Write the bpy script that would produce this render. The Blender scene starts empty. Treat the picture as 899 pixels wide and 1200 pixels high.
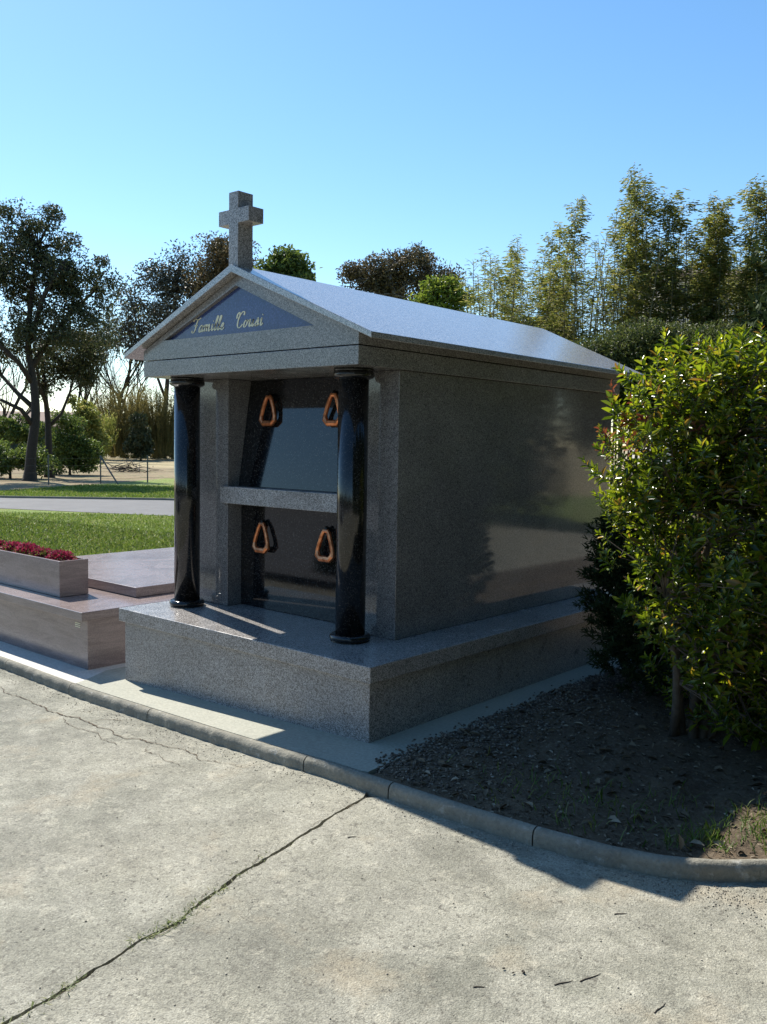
import bpy, bmesh, math, random
import numpy as np
from mathutils import Vector, Matrix
R = math.radians
scn = bpy.context.scene
col = scn.collection
rng = np.random.default_rng(7)
random.seed(7)

# ------------------------------------------------------------------ camera
CAM = Vector((3.0968, -3.4924, 1.5996))
CR = Vector((0.75530, 0.65515, 0.01741)).normalized()
CU = Vector((-0.06340, 0.04660, 0.99690)).normalized()
CF = Vector((-0.65230, 0.75406, -0.07674)).normalized()
cd = bpy.data.cameras.new('camera'); cam = bpy.data.objects.new('camera', cd); col.objects.link(cam)
cam.matrix_world = Matrix(((CR.x, CU.x, -CF.x, CAM.x), (CR.y, CU.y, -CF.y, CAM.y), (CR.z, CU.z, -CF.z, CAM.z), (0, 0, 0, 1)))
cd.sensor_fit = 'VERTICAL'; cd.sensor_height = 36; cd.lens = 36 * 1047.57 / 1200
cd.clip_start = 0.05; cd.clip_end = 2000
scn.camera = cam

# ------------------------------------------------------------------ sky and sun
SUN_EL, SUN_DIR = R(47.9), Vector((-0.9746, 0.224, 0))
w = bpy.data.worlds.new('World'); scn.world = w; w.use_nodes = True
nt = w.node_tree; nt.nodes.clear()
out = nt.nodes.new('ShaderNodeOutputWorld'); bg = nt.nodes.new('ShaderNodeBackground')
sky = nt.nodes.new('ShaderNodeTexSky'); sky.sky_type = 'NISHITA'; sky.sun_disc = False
sky.sun_elevation = SUN_EL; sky.sun_rotation = math.atan2(SUN_DIR.x, SUN_DIR.y)
sky.altitude = 50; sky.air_density = 1.0; sky.dust_density = 0.2; sky.ozone_density = 2.0
hs = nt.nodes.new('ShaderNodeHueSaturation'); hs.inputs['Saturation'].default_value = 1.2
hs.inputs['Hue'].default_value = 0.496
nt.links.new(sky.outputs[0], hs.inputs['Color']); nt.links.new(hs.outputs[0], bg.inputs['Color'])
bg.inputs['Strength'].default_value = 0.102
nt.links.new(bg.outputs[0], out.inputs['Surface'])
sl = bpy.data.lights.new('sun', 'SUN'); so = bpy.data.objects.new('sun', sl); col.objects.link(so)
sl.energy = 4.2; sl.angle = R(0.5); sl.color = (1.0, 0.95, 0.86)
sv = Vector((SUN_DIR.x * math.cos(SUN_EL), SUN_DIR.y * math.cos(SUN_EL), math.sin(SUN_EL)))
so.rotation_euler = sv.to_track_quat('Z', 'Y').to_euler(); so.location = (-10, 2, 12)
scn.view_settings.view_transform = 'Standard'; scn.view_settings.look = 'None'
scn.view_settings.exposure = 0.92; scn.view_settings.gamma = 1.0

# ------------------------------------------------------------------ helpers
def at(px, py, depth):
    """a real place in the world: pixel of the photograph (899x1200) and distance"""
    return CAM + depth * (CF + CR * ((px - 449.5) / 1047.57) + CU * ((600 - py) / 1047.57))

class MB:
    def __init__(s): s.v = []; s.f = []
    def add(s, vs, fs):
        n = len(s.v); s.v.extend([tuple(q) for q in vs]); s.f.extend([tuple(i + n for i in f) for f in fs])
    def box(s, x0, x1, y0, y1, z0, z1):
        s.add([(x, y, z) for z in (z0, z1) for x, y in ((x0, y0), (x1, y0), (x1, y1), (x0, y1))],
              [(0, 3, 2, 1), (4, 5, 6, 7), (0, 1, 5, 4), (1, 2, 6, 5), (2, 3, 7, 6), (3, 0, 4, 7)])
    def prism(s, poly, z0, z1):          # footprint polygon, ccw
        n = len(poly)
        s.add([(x, y, z0) for x, y in poly] + [(x, y, z1) for x, y in poly],
              [tuple(range(n))[::-1], tuple(range(n, 2 * n))] + [(i, (i + 1) % n, n + (i + 1) % n, n + i) for i in range(n)])
    def prism_y(s, poly, y0, y1, y1b=None):  # section polygon (x,z); may slant at the far end
        n = len(poly); yb = y1b or [y1] * n
        s.add([(x, y0, z) for x, z in poly] + [(x, yb[i], z) for i, (x, z) in enumerate(poly)],
              [tuple(range(n)), tuple(range(n, 2 * n))[::-1]] + [(i, n + i, n + (i + 1) % n, (i + 1) % n) for i in range(n)])
    def tube(s, pts, rad, sides=6):
        pts = [Vector(p) for p in pts]; n = len(pts)
        if isinstance(rad, (int, float)): rad = [rad] * n
        vs = []; fs = []; up = None
        for i, p in enumerate(pts):
            t = (pts[min(i + 1, n - 1)] - pts[max(i - 1, 0)]).normalized()
            if up is None:
                up = t.orthogonal().normalized()
            up = (up - t * up.dot(t))
            up = up.normalized() if up.length > 1e-6 else t.orthogonal().normalized()
            b = t.cross(up)
            for k in range(sides):
                a = 2 * math.pi * k / sides
                vs.append(p + (up * math.cos(a) + b * math.sin(a)) * rad[i])
        for i in range(n - 1):
            for k in range(sides):
                k2 = (k + 1) % sides
                fs.append((i * sides + k, i * sides + k2, (i + 1) * sides + k2, (i + 1) * sides + k))
        fs.append(tuple(range(sides))[::-1]); fs.append(tuple((n - 1) * sides + k for k in range(sides)))
        s.add(vs, fs)
    def lathe(s, c, prof, n=32):
        m = len(prof)
        vs = [(c[0] + r * math.cos(2 * math.pi * k / n), c[1] + r * math.sin(2 * math.pi * k / n), z) for r, z in prof for k in range(n)]
        fs = [(i * n + k, i * n + (k + 1) % n, (i + 1) * n + (k + 1) % n, (i + 1) * n + k) for i in range(m - 1) for k in range(n)]
        fs.append(tuple(range(n))[::-1]); fs.append(tuple((m - 1) * n + k for k in range(n)))
        s.add(vs, fs)
    def build(s, name, mat, parent=None, smooth=False, bevel=0, segs=2, origin=None):
        root = parent
        while root is not None and root.parent is not None: root = root.parent
        o0 = Vector(root.location) if root is not None else (Vector(origin) if origin else Vector((0, 0, 0)))
        me = bpy.data.meshes.new(name)
        me.from_pydata([(v[0] - o0.x, v[1] - o0.y, v[2] - o0.z) for v in s.v], [], s.f)
        me.materials.append(mat); me.update()
        o = bpy.data.objects.new(name, me); col.objects.link(o)
        if parent is not None: o.parent = parent
        elif origin: o.location = o0
        if smooth:
            for q in me.polygons: q.use_smooth = True
        if bevel:
            b = o.modifiers.new('bevel', 'BEVEL'); b.width = bevel; b.segments = segs; b.limit_method = 'ANGLE'; b.angle_limit = R(35)
        return o

def np_obj(name, V, F, mat, parent=None, smooth=False, origin=(0, 0, 0)):
    """V (n,3), F (m,k) equal sized faces"""
    root = parent
    while root is not None and root.parent is not None: root = root.parent
    if root is not None: origin = tuple(root.location)
    V = np.asarray(V, np.float32) - np.asarray(origin, np.float32)
    F = np.asarray(F, np.int32); m, k = F.shape
    me = bpy.data.meshes.new(name)
    me.vertices.add(len(V)); me.vertices.foreach_set('co', V.ravel())
    me.loops.add(m * k); me.loops.foreach_set('vertex_index', F.ravel())
    me.polygons.add(m); me.polygons.foreach_set('loop_start', np.arange(0, m * k, k, dtype=np.int32))
    me.polygons.foreach_set('loop_total', np.full(m, k, np.int32))
    if smooth: me.polygons.foreach_set('use_smooth', np.ones(m, bool))
    me.update(calc_edges=True); me.validate()
    me.materials.append(mat)
    o = bpy.data.objects.new(name, me); col.objects.link(o)
    if parent is not None: o.parent = parent
    else: o.location = origin
    return o

def unit(a): return a / np.maximum(np.linalg.norm(a, axis=-1, keepdims=True), 1e-9)

def leaves(C, D, N, L, W, fold=0.25, droop=.12):
    """kites folded on the midrib: two quads each. C base points, D axis, N rough normal"""
    C = np.asarray(C, float); D = unit(np.asarray(D, float)); n = len(C)
    S = unit(np.cross(D, N)); N = np.cross(S, D)
    L = np.broadcast_to(L, (n,))[:, None]; W = np.broadcast_to(W, (n,))[:, None]
    base = C; tip = C + D * L - N * L * droop
    r1 = C + D * L * .33 + S * W * .45 + N * W * fold; r2 = C + D * L * .7 + S * W * .38 + N * W * fold * .6
    l1 = C + D * L * .33 - S * W * .45 + N * W * fold; l2 = C + D * L * .7 - S * W * .38 + N * W * fold * .6
    V = np.stack([base, r1, r2, tip, l2, l1], 1).reshape(-1, 3)
    i = np.arange(n)[:, None] * 6
    F = np.concatenate([i + np.array([0, 1, 2, 3]), i + np.array([0, 3, 4, 5])], 0)
    return V, F

def rdir(n, up=0.0):
    v = unit(rng.normal(size=(n, 3))); v[:, 2] += up
    return unit(v)

def tag(o, label=None, cat=None, group=None, kind=None):
    if label: o['label'] = label
    if cat: o['category'] = cat
    if group: o['group'] = group
    if kind: o['kind'] = kind
    return o
def thing(name, loc, label, cat, group=None, rz=0):
    o = bpy.data.objects.new(name, None); col.objects.link(o); o.location = loc; o.rotation_euler = (0, 0, rz)
    o.empty_display_size = 0.2
    return tag(o, label, cat, group)
def dup(root, loc, rz=0, sc=None, label=None):
    r = root.copy(); col.objects.link(r); r.location = loc; r.rotation_euler = (0, 0, rz)
    if sc: r.scale = sc
    if label: r['label'] = label
    for ch in list(root.children):
        c = ch.copy(); col.objects.link(c); c.parent = r
        for g in list(ch.children):
            d = g.copy(); col.objects.link(d); d.parent = c
    return r

# ------------------------------------------------------------------ materials
class NM:
    def __init__(s, name):
        s.m = bpy.data.materials.new(name); s.m.use_nodes = True; s.t = s.m.node_tree
        s.b = s.t.nodes['Principled BSDF']; s.o = s.t.nodes['Material Output']
        s.co = s.t.nodes.new('ShaderNodeTexCoord')
        g = s.t.nodes.new('ShaderNodeNewGeometry'); s.geo = g
        s.pos = g.outputs['Position']
    def n(s, t, **k):
        q = s.t.nodes.new(t)
        for a, v in k.items(): setattr(q, a, v)
        return q
    def link(s, a, b): s.t.links.new(a, b)
    def noise(s, scale, detail=4, rough=.55, vec=None, dist=0):
        q = s.n('ShaderNodeTexNoise'); q.inputs['Scale'].default_value = scale; q.inputs['Detail'].default_value = detail
        q.inputs['Roughness'].default_value = rough; q.inputs['Distortion'].default_value = dist
        s.link(vec or s.pos, q.inputs['Vector']); return q.outputs['Fac']
    def ramp(s, fac, stops, interp='LINEAR'):
        q = s.n('ShaderNodeValToRGB'); cr = q.color_ramp; cr.interpolation = interp
        while len(cr.elements) < len(stops): cr.elements.new(.5)
        for e, (p, c) in zip(cr.elements, stops):
            e.position = p; e.color = (c[0], c[1], c[2], 1) if not isinstance(c, (int, float)) else (c, c, c, 1)
        s.link(fac, q.inputs['Fac']); return q.outputs['Color']
    def mix(s, fac, a, b, mode='MIX'):
        q = s.n('ShaderNodeMix', data_type='RGBA', blend_type=mode)
        for sock, v in ((q.inputs[0], fac), (q.inputs[6], a), (q.inputs[7], b)):
            if isinstance(v, (int, float)): sock.default_value = v
            elif isinstance(v, tuple): sock.default_value = (*v, 1)
            else: s.link(v, sock)
        return q.outputs[2]
    def bump(s, h, dist=.01, strength=1, prev=None):
        q = s.n('ShaderNodeBump'); q.inputs['Distance'].default_value = dist; q.inputs['Strength'].default_value = strength
        s.link(h, q.inputs['Height'])
        if prev: s.link(prev, q.inputs['Normal'])
        s.link(q.outputs[0], s.b.inputs['Normal']); return q.outputs[0]
    def col(s, c):
        if isinstance(c, tuple): s.b.inputs['Base Color'].default_value = (*c, 1)
        else: s.link(c, s.b.inputs['Base Color'])
    def rough(s, r):
        if isinstance(r, (int, float)): s.b.inputs['Roughness'].default_value = r
        else: s.link(r, s.b.inputs['Roughness'])

def granite(name, stops, scale=150, rough=.12, tint=None, big=None):
    m = NM(name)
    v = m.n('ShaderNodeTexVoronoi'); v.inputs['Scale'].default_value = scale; m.link(m.pos, v.inputs['Vector'])
    sep = m.n('ShaderNodeSeparateColor'); m.link(v.outputs['Color'], sep.inputs[0])
    c = m.ramp(sep.outputs[0], stops)
    fine = m.ramp(m.noise(scale * 2.2, 2, .6), [(.35, .8), (.65, 1.2)])
    c = m.mix(1.0, c, fine, 'MULTIPLY')
    cl = m.ramp(m.noise(3.0, 5, .6), [(.3, .86), (.7, 1.1)])
    c = m.mix(1.0, c, cl, 'MULTIPLY')
    m.col(c)
    rr = m.ramp(m.noise(6, 4), [(.3, rough * .7), (.75, rough * 1.5)])
    m.rough(rr); m.b.inputs['IOR'].default_value = 1.55
    return m.m

GREY = [(0, (.075, .070, .066)), (.22, (.175, .164, .156)), (.5, (.285, .268, .255)), (.8, (.40, .376, .356)), (1, (.56, .53, .50))]
M = {}
M['granite'] = granite('polished_grey_granite', [(p_, tuple(.25 * .12 + .55 * v_ for v_ in c_)) for p_, c_ in GREY], 230, .06)
M['granite_slab'] = granite('satin_grey_granite', GREY, 210, .2)
M['granite_honed'] = granite('honed_grey_granite', GREY, 210, .32)
M['black'] = granite('polished_black_granite', [(0, (.004, .004, .005)), (.7, (.010, .010, .011)), (.93, (.03, .03, .03)), (1, (.09, .085, .075))], 170, .05)
M['black_satin'] = granite('satin_black_granite', [(0, (.004, .004, .005)), (.7, (.010, .010, .010)), (.93, (.028, .027, .025)), (1, (.07, .066, .06))], 200, .14)
M['granite_mid'] = granite('fine_grey_granite', [(p_, tuple(.03 + .62 * v_ for v_ in c_)) for p_, c_ in GREY], 220, .2)
M['tympanum'] = granite('sky_tinted_black_granite', [(0, (.022, .04, .12)), (.8, (.038, .068, .20)), (1, (.08, .11, .25))], 170, .16)  # dark panel with the sky's reflected blue put into its base colour

def roof_granite():
    m = NM('roof_granite')
    v = m.n('ShaderNodeTexVoronoi'); v.inputs['Scale'].default_value = 210; m.link(m.pos, v.inputs['Vector'])
    sep = m.n('ShaderNodeSeparateColor'); m.link(v.outputs['Color'], sep.inputs[0])
    c = m.ramp(sep.outputs[0], GREY)
    m.col(c); m.rough(.2); m.b.inputs['IOR'].default_value = 2.1
    return m.m
M['roof'] = roof_granite()

def pink():
    m = NM('banded_pink_granite')
    mp = m.n('ShaderNodeMapping'); mp.inputs['Scale'].default_value = (1.2, 1.2, 9); m.link(m.pos, mp.inputs['Vector'])
    b = m.noise(2.2, 6, .65, mp.outputs[0], 1.2)
    c = m.ramp(b, [(.3, (.15, .11, .105)), (.48, (.21, .16, .15)), (.6, (.26, .20, .19)), (.75, (.18, .135, .13))])
    sp = m.ramp(m.noise(140, 2), [(.35, .75), (.65, 1.25)])
    m.col(m.mix(1.0, c, sp, 'MULTIPLY')); m.rough(.24); m.b.inputs['IOR'].default_value = 1.9
    return m.m
M['pink'] = pink()

def copper():
    m = NM('copper'); c = m.ramp(m.noise(30, 4), [(.35, (.42, .13, .05)), (.6, (.75, .29, .13))])
    m.col(c); m.b.inputs['Metallic'].default_value = .85; m.rough(.3)
    return m.m
M['copper'] = copper()
m = NM('dark_bronze'); m.col((.03, .025, .02)); m.rough(.4); m.b.inputs['Metallic'].default_value = .6; M['dark_metal'] = m.m
m = NM('gold_leaf'); m.col((.85, .80, .55)); m.rough(.5); M['gold'] = m.m

def concrete_road():
    m = NM('old_concrete_road')
    big = m.noise(.55, 5, .6, dist=.6); mid = m.noise(3.1, 6, .65, dist=.4); fine = m.noise(38, 5, .7); grit = m.noise(160, 3, .6)
    c = m.ramp(big, [(.3, (.21, .205, .16)), (.5, (.27, .26, .205)), (.7, (.335, .315, .245))])
    c = m.mix(m.ramp(mid, [(.45, 0.0), (.58, .45)]), c, (.42, .40, .325))
    va = m.n('ShaderNodeTexVoronoi'); va.inputs['Scale'].default_value = 120; m.link(m.pos, va.inputs['Vector']); sa = m.n('ShaderNodeSeparateColor'); m.link(va.outputs['Color'], sa.inputs[0])
    c = m.mix(1.0, c, m.ramp(sa.outputs[2], [(0, .72), (.3, .96), (.8, 1.04), (1, 1.28)]), 'MULTIPLY')
    c = m.mix(1.0, c, m.ramp(m.noise(7, 6, .7, dist=.5), [(.32, .80), (.5, 1.0), (.68, 1.16)]), 'MULTIPLY')
    c = m.mix(1.0, c, m.ramp(m.noise(1.1, 3, .5, dist=.8), [(.35, .86), (.65, 1.10)]), 'MULTIPLY')
    warm = m.ramp(m.noise(1.7, 5, .6), [(.56, 0.0), (.72, .5)])
    c = m.mix(warm, c, (.42, .33, .21))
    # lichen rosettes
    v = m.n('ShaderNodeTexVoronoi', feature='F1'); v.inputs['Scale'].default_value = 8.5
    wv = m.n('ShaderNodeVectorMath', operation='ADD'); nn = m.n('ShaderNodeTexNoise'); nn.inputs['Scale'].default_value = 14; m.link(m.pos, nn.inputs['Vector'])
    sc = m.n('ShaderNodeVectorMath', operation='SCALE'); sc.inputs['Scale'].default_value = .14; m.link(nn.outputs['Color'], sc.inputs[0])
    m.link(m.pos, wv.inputs[0]); m.link(sc.outputs[0], wv.inputs[1]); m.link(wv.outputs[0], v.inputs['Vector'])
    sep = m.n('ShaderNodeSeparateColor'); m.link(v.outputs['Color'], sep.inputs[0])
    on = m.ramp(sep.outputs[1], [(.40, 0.0), (.5, 1.0)])
    disc = m.ramp(v.outputs['Distance'], [(.27, 1.0), (.33, 0.0)])
    lich = m.mix(1.0, on, disc, 'MULTIPLY'); lich = m.mix(1.0, lich, m.ramp(fine, [(.46, .0), (.54, .75)]), 'MULTIPLY')
    lich = m.mix(1.0, lich, (.5, .5, .5), 'MULTIPLY'); c = m.mix(lich, c, (.54, .50, .39))
    # dark pits
    c = m.mix(m.ramp(fine, [(.34, .85), (.43, 0.0)]), c, (.13, .12, .095))
    c = m.mix(1.0, c, m.ramp(grit, [(.3, .72), (.7, 1.22)]), 'MULTIPLY')
    m.col(c); m.rough(.9)
    b = m.bump(fine, .010, .7); b = m.bump(grit, .006, .9, b); m.bump(mid, .02, .35, b)
    return m.m
M['road'] = concrete_road()

def cement(name, a, b, rough=.85, moss=False):
    m = NM(name); n1 = m.noise(2.4, 6, .65); n2 = m.noise(60, 4, .65)
    c = m.ramp(n1, [(.3, a), (.7, b)])
    c = m.mix(1.0, c, m.ramp(n2, [(.3, .8), (.7, 1.15)]), 'MULTIPLY')
    if moss:
        c = m.mix(m.ramp(m.noise(9, 6, .7), [(.54, 0.0), (.72, .7)]), c, (.16, .15, .12))
        c = m.mix(m.ramp(m.noise(16, 5, .6), [(.6, 0.0), (.7, .7)]), c, (.44, .43, .38))
    m.col(c); m.rough(rough); b_ = m.bump(n2, .008 if moss else .004, .8 if moss else .5)
    if moss: m.bump(n1, .02, .6, b_)
    return m.m
M['pad'] = cement('smooth_cement', (.32, .32, .26), (.39, .38, .31))
M['pad_white'] = cement('pale_cement', (.52, .50, .46), (.62, .60, .55))
M['kerb'] = cement('weathered_kerb_concrete', (.19, .18, .145), (.31, .29, .23), .92, True)

def soil():
    m = NM('garden_soil'); n1 = m.noise(3, 6, .7); n2 = m.noise(45, 5, .7)
    c = m.ramp(n1, [(.3, (.065, .045, .027)), (.7, (.14, .10, .06))])
    c = m.mix(m.ramp(n2, [(.5, 0.0), (.7, .8)]), c, (.20, .165, .115))
    m.col(c); m.rough(.95); m.bump(n2, .02, .9); return m.m
M['soil'] = soil()
def ground_mat():
    m = NM('dry_field'); n1 = m.noise(.12, 5, .6); n2 = m.noise(1.8, 6, .7); n3 = m.noise(25, 4, .7)
    c = m.ramp(n1, [(.35, (.30, .235, .13)), (.55, (.42, .34, .185)), (.7, (.33, .28, .15))])
    c = m.mix(m.ramp(n2, [(.4, 0.0), (.75, .6)]), c, (.17, .14, .08))
    c = m.mix(1.0, c, m.ramp(n3, [(.3, .7), (.7, 1.25)]), 'MULTIPLY')
    m.col(c); m.rough(1); m.bump(n3, .03, .8); return m.m
M['ground'] = ground_mat()
def dirt_mat():
    m = NM('brown_dirt'); n1 = m.noise(.7, 6, .7); n3 = m.noise(12, 4, .7)
    c = m.ramp(n1, [(.3, (.15, .11, .065)), (.5, (.24, .18, .10)), (.72, (.34, .27, .145))])
    c = m.mix(m.ramp(m.noise(1.3, 5), [(.52, 0.0), (.7, .7)]), c, (.12, .15, .05))
    c = m.mix(1.0, c, m.ramp(n3, [(.3, .7), (.7, 1.25)]), 'MULTIPLY')
    m.col(c); m.rough(1); m.bump(n3, .04, .8); return m.m
M['dirt'] = dirt_mat()
def lawn_mat():
    m = NM('lawn_turf'); n1 = m.noise(.5, 6, .65); n2 = m.noise(14, 5, .75)
    c = m.ramp(n1, [(.3, (.15, .22, .035)), (.5, (.20, .26, .05)), (.72, (.27, .28, .085))])
    c = m.mix(m.ramp(m.noise(1.6, 5, .7), [(.52, 0.0), (.68, .65)]), c, (.30, .25, .12))
    c = m.mix(1.0, c, m.ramp(n2, [(.3, .5), (.7, 1.4)]), 'MULTIPLY')
    m.col(c); m.rough(1); m.bump(n2, .05, 1); return m.m
M['lawn'] = lawn_mat()
def asphalt():
    m = NM('grey_path'); c = m.ramp(m.noise(1.5, 6, .7), [(.3, (.10, .098, .10)), (.7, (.145, .142, .14))])
    m.col(m.mix(1.0, c, m.ramp(m.noise(60, 3), [(.3, .8), (.7, 1.2)]), 'MULTIPLY')); m.rough(.85); return m.m
M['path'] = asphalt()

def leaf_mat(name, cols, rough=.45, trans=.3, spec=.5, tcol=None):
    """every leaf has its own colour"""
    m = NM(name); c = m.ramp(m.geo.outputs['Random Per Island'], cols)
    m.col(c); m.rough(rough); m.b.inputs['Specular IOR Level'].default_value = spec
    t = m.n('ShaderNodeBsdfTranslucent')
    if tcol: m.link(m.mix(1.0, c, tcol, 'MULTIPLY'), t.inputs['Color'])
    else: m.link(c, t.inputs['Color'])
    mx = m.n('ShaderNodeMixShader'); mx.inputs[0].default_value = trans
    m.link(m.b.outputs[0], mx.inputs[1]); m.link(t.outputs[0], mx.inputs[2]); m.link(mx.outputs[0], m.o.inputs['Surface'])
    return m.m
M['leaf_shrub'] = leaf_mat('glossy_shrub_leaf', [(0, (.03, .055, .01)), (.3, (.07, .11, .014)), (.65, (.16, .21, .02)), (.9, (.25, .29, .035)), (.96, (.30, .20, .05)), (1, (.16, .09, .04))], .24, .42, .7, (2.1, 2.0, .7))
M['leaf_red'] = leaf_mat('red_young_leaf', [(0, (.22, .05, .03)), (.6, (.30, .09, .04)), (1, (.30, .20, .05))], .35, .35)
M['leaf_dark'] = leaf_mat('dark_juniper_leaf', [(0, (.02, .035, .012)), (1, (.055, .08, .028))], .7, .25, .15)
M['leaf_olive'] = leaf_mat('olive_dark_leaf', [(0, (.03, .042, .016)), (.5, (.058, .075, .03)), (.85, (.10, .11, .042)), (1, (.16, .13, .06))], .55, .32)
M['leaf_grey'] = leaf_mat('grey_green_leaf', [(0, (.035, .045, .035)), (.6, (.065, .075, .05)), (1, (.11, .11, .075))], .5, .25)
M['leaf_brown'] = leaf_mat('bronze_leaf', [(0, (.05, .045, .02)), (.5, (.10, .085, .035)), (1, (.17, .12, .055))], .55, .3)
M['leaf_green'] = leaf_mat('mid_green_leaf', [(0, (.06, .095, .02)), (.6, (.12, .17, .03)), (1, (.19, .23, .05))], .5, .45)
M['leaf_lime'] = leaf_mat('lime_leaf', [(0, (.12, .18, .02)), (.6, (.20, .27, .03)), (1, (.28, .32, .05))], .5, .45)
M['leaf_bamboo'] = leaf_mat('bamboo_leaf', [(0, (.10, .13, .025)), (.5, (.21, .235, .045)), (.85, (.33, .31, .07)), (1, (.40, .34, .12))], .5, .58)
M['leaf_bamboo_dark'] = leaf_mat('bamboo_leaf_dark', [(0, (.05, .075, .02)), (.6, (.10, .13, .035)), (1, (.17, .18, .05))], .45, .45)
M['straw'] = leaf_mat('golden_withy', [(0, (.11, .10, .03)), (.5, (.20, .17, .05)), (1, (.31, .24, .08))], .6, .5)
M['flower'] = leaf_mat('crimson_petal', [(0, (.16, .01, .03)), (.5, (.32, .025, .07)), (.9, (.45, .06, .13)), (1, (.10, .13, .04))], .5, .35)
M['grass'] = leaf_mat('grass_blade', [(0, (.11, .18, .02)), (.5, (.18, .26, .035)), (.85, (.26, .31, .06)), (1, (.40, .37, .17))], .5, .4)
M['weed'] = leaf_mat('weed_blade', [(0, (.07, .14, .02)), (.6, (.13, .22, .03)), (1, (.26, .26, .08))], .5, .4)
M['crack_weed'] = leaf_mat('dusty_weed', [(0, (.16, .20, .07)), (.6, (.27, .32, .13)), (1, (.42, .40, .24))], .6, .4)
M['litter'] = leaf_mat('dry_leaf_litter', [(0, (.06, .042, .025)), (.5, (.13, .095, .055)), (.85, (.22, .17, .11)), (1, (.36, .31, .23))], .8, .1)
def bark(name, a, b):
    m = NM(name); n = m.noise(18, 5, .7); m.col(m.ramp(n, [(.3, a), (.7, b)])); m.rough(.9); m.bump(n, .01, .7); return m.m
M['bark'] = bark('dark_bark', (.02, .015, .01), (.048, .036, .025))
M['bark_pale'] = bark('pale_bark', (.14, .12, .095), (.26, .23, .19))
M['bark_shrub'] = bark('shrub_bark', (.09, .07, .05), (.18, .145, .11))
M['culm'] = bark('bamboo_culm', (.13, .12, .05), (.26, .22, .11))
m = NM('pebbles'); m.col(m.ramp(m.geo.outputs['Random Per Island'], [(0, (.06, .046, .035)), (.5, (.14, .105, .078)), (.9, (.24, .19, .14)), (1, (.34, .31, .26))])); m.rough(.85); M['pebble'] = m.m
m = NM('render_wall'); m.col(m.ramp(m.noise(2, 4), [(.3, (.52, .49, .44)), (.7, (.62, .59, .54))])); m.rough(.9); M['wall'] = m.m
m = NM('terracotta'); wv = m.n('ShaderNodeTexWave'); wv.inputs['Scale'].default_value = 3.2; wv.inputs['Distortion'].default_value = 1; m.link(m.pos, wv.inputs['Vector'])
m.col(m.mix(m.noise(3, 4), m.ramp(wv.outputs['Fac'], [(.2, (.10, .055, .04)), (.8, (.20, .12, .085))]), (.22, .16, .12))); m.rough(.85); M['tile'] = m.m
m = NM('window_glass'); m.col((.03, .035, .04)); m.rough(.08); M['glass'] = m.m
m = NM('galvanised_wire'); m.col((.12, .12, .11)); m.rough(.6); m.b.inputs['Metallic'].default_value = .5; M['wire'] = m.m
m = NM('green_screen_mesh'); m.col((.03, .06, .045)); m.rough(.8); M['hedge_cloth'] = m.m
m = NM('dark_twig'); m.col((.05, .04, .03)); m.rough(.9); M['twig'] = m.m

# ------------------------------------------------------------------ the setting
def hp(x): return max(-.09, min(0.0, .0387 * x))
def sheet(name, poly, z, mat, kind='structure', sub=0):
    mb = MB(); n = len(poly)
    mb.add([(p[0], p[1], z if not callable(z) else z(p[0])) for p in poly], [tuple(range(n))])
    o = mb.build(name, mat); tag(o, kind=kind); return o

sheet('ground', [(-700, -700), (700, -700), (700, 700), (-700, 700)], -.27, M['ground'])
sheet('lawn', [(-60, .45), (4.2, .45), (14, 9.5), (16, 24), (-14, 30), (-30.5, 20.5), (-24.2, 9.6), (-28, 6.5), (-60, -9)], -.14, M['lawn'])
sheet('dirt_track', [(-60, -9), (-28, 6.5), (-24.2, 9.6), (-30.5, 20.5), (-14, 30), (-22, 44), (-38, 34), (-50, 24), (-80, 12)], -.145, M['dirt'])
sheet('path', [(-40, -3.2), (-18.03, 6.74), (-13.8, 8.65), (-6, 12.2), (6, 17.6), (6, 20.8), (-9, 15.6), (-18.3, 11.7), (-21.55, 8.6), (-26, 5.6), (-42, -.4)], -.132, M['path'])
# thin raised edging on the far side of the path
mb = MB()
pe = [(-42, -.4), (-26, 5.6), (-21.55, 8.6), (-18.3, 11.7), (-9, 15.6)]
for a, b in zip(pe[:-1], pe[1:]):
    d = (Vector(b) - Vector(a)).normalized(); nn = Vector((-d.y, d.x)) * .07
    a, b = Vector(a), Vector(b)
    mb.prism([tuple(a), tuple(b), tuple(b + nn), tuple(a + nn)], -.16, -.075)
tag(mb.build('path_edging', M['kerb']), kind='structure')

# kerb line (inner edge) measured along the ground
KI = [(-45, -.30), (-12, -.29), (-3.6, -.27), (-2.46, -.285), (-.93, -.335), (-.31, -.345), (.32, -.325), (.63, -.315), (.93, -.30), (1.25, -.275),
      (1.52, -.235), (1.72, -.17), (1.88, -.07), (2.04, .09), (2.25, .38), (2.42, .8), (2.55, 1.4), (2.6, 2.4), (2.6, 12)]
def resample(pts, step):
    out_ = []
    for a, b in zip(pts[:-1], pts[1:]):
        L = math.dist(a, b); n = max(1, int(L / step)) if L < 8 else 4
        for i in range(n): out_.append((a[0] + (b[0] - a[0]) * i / n, a[1] + (b[1] - a[1]) * i / n))
    return out_ + [pts[-1]]
kin = resample(KI, .04)
def offs(pts, d):
    o = []
    for i, p in enumerate(pts):
        a = Vector(pts[max(i - 1, 0)]); b = Vector(pts[min(i + 1, len(pts) - 1)]); t = (b - a).normalized()
        o.append((p[0] + t.y * d, p[1] - t.x * d))
    return o
from mathutils import noise as mnoise
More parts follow.
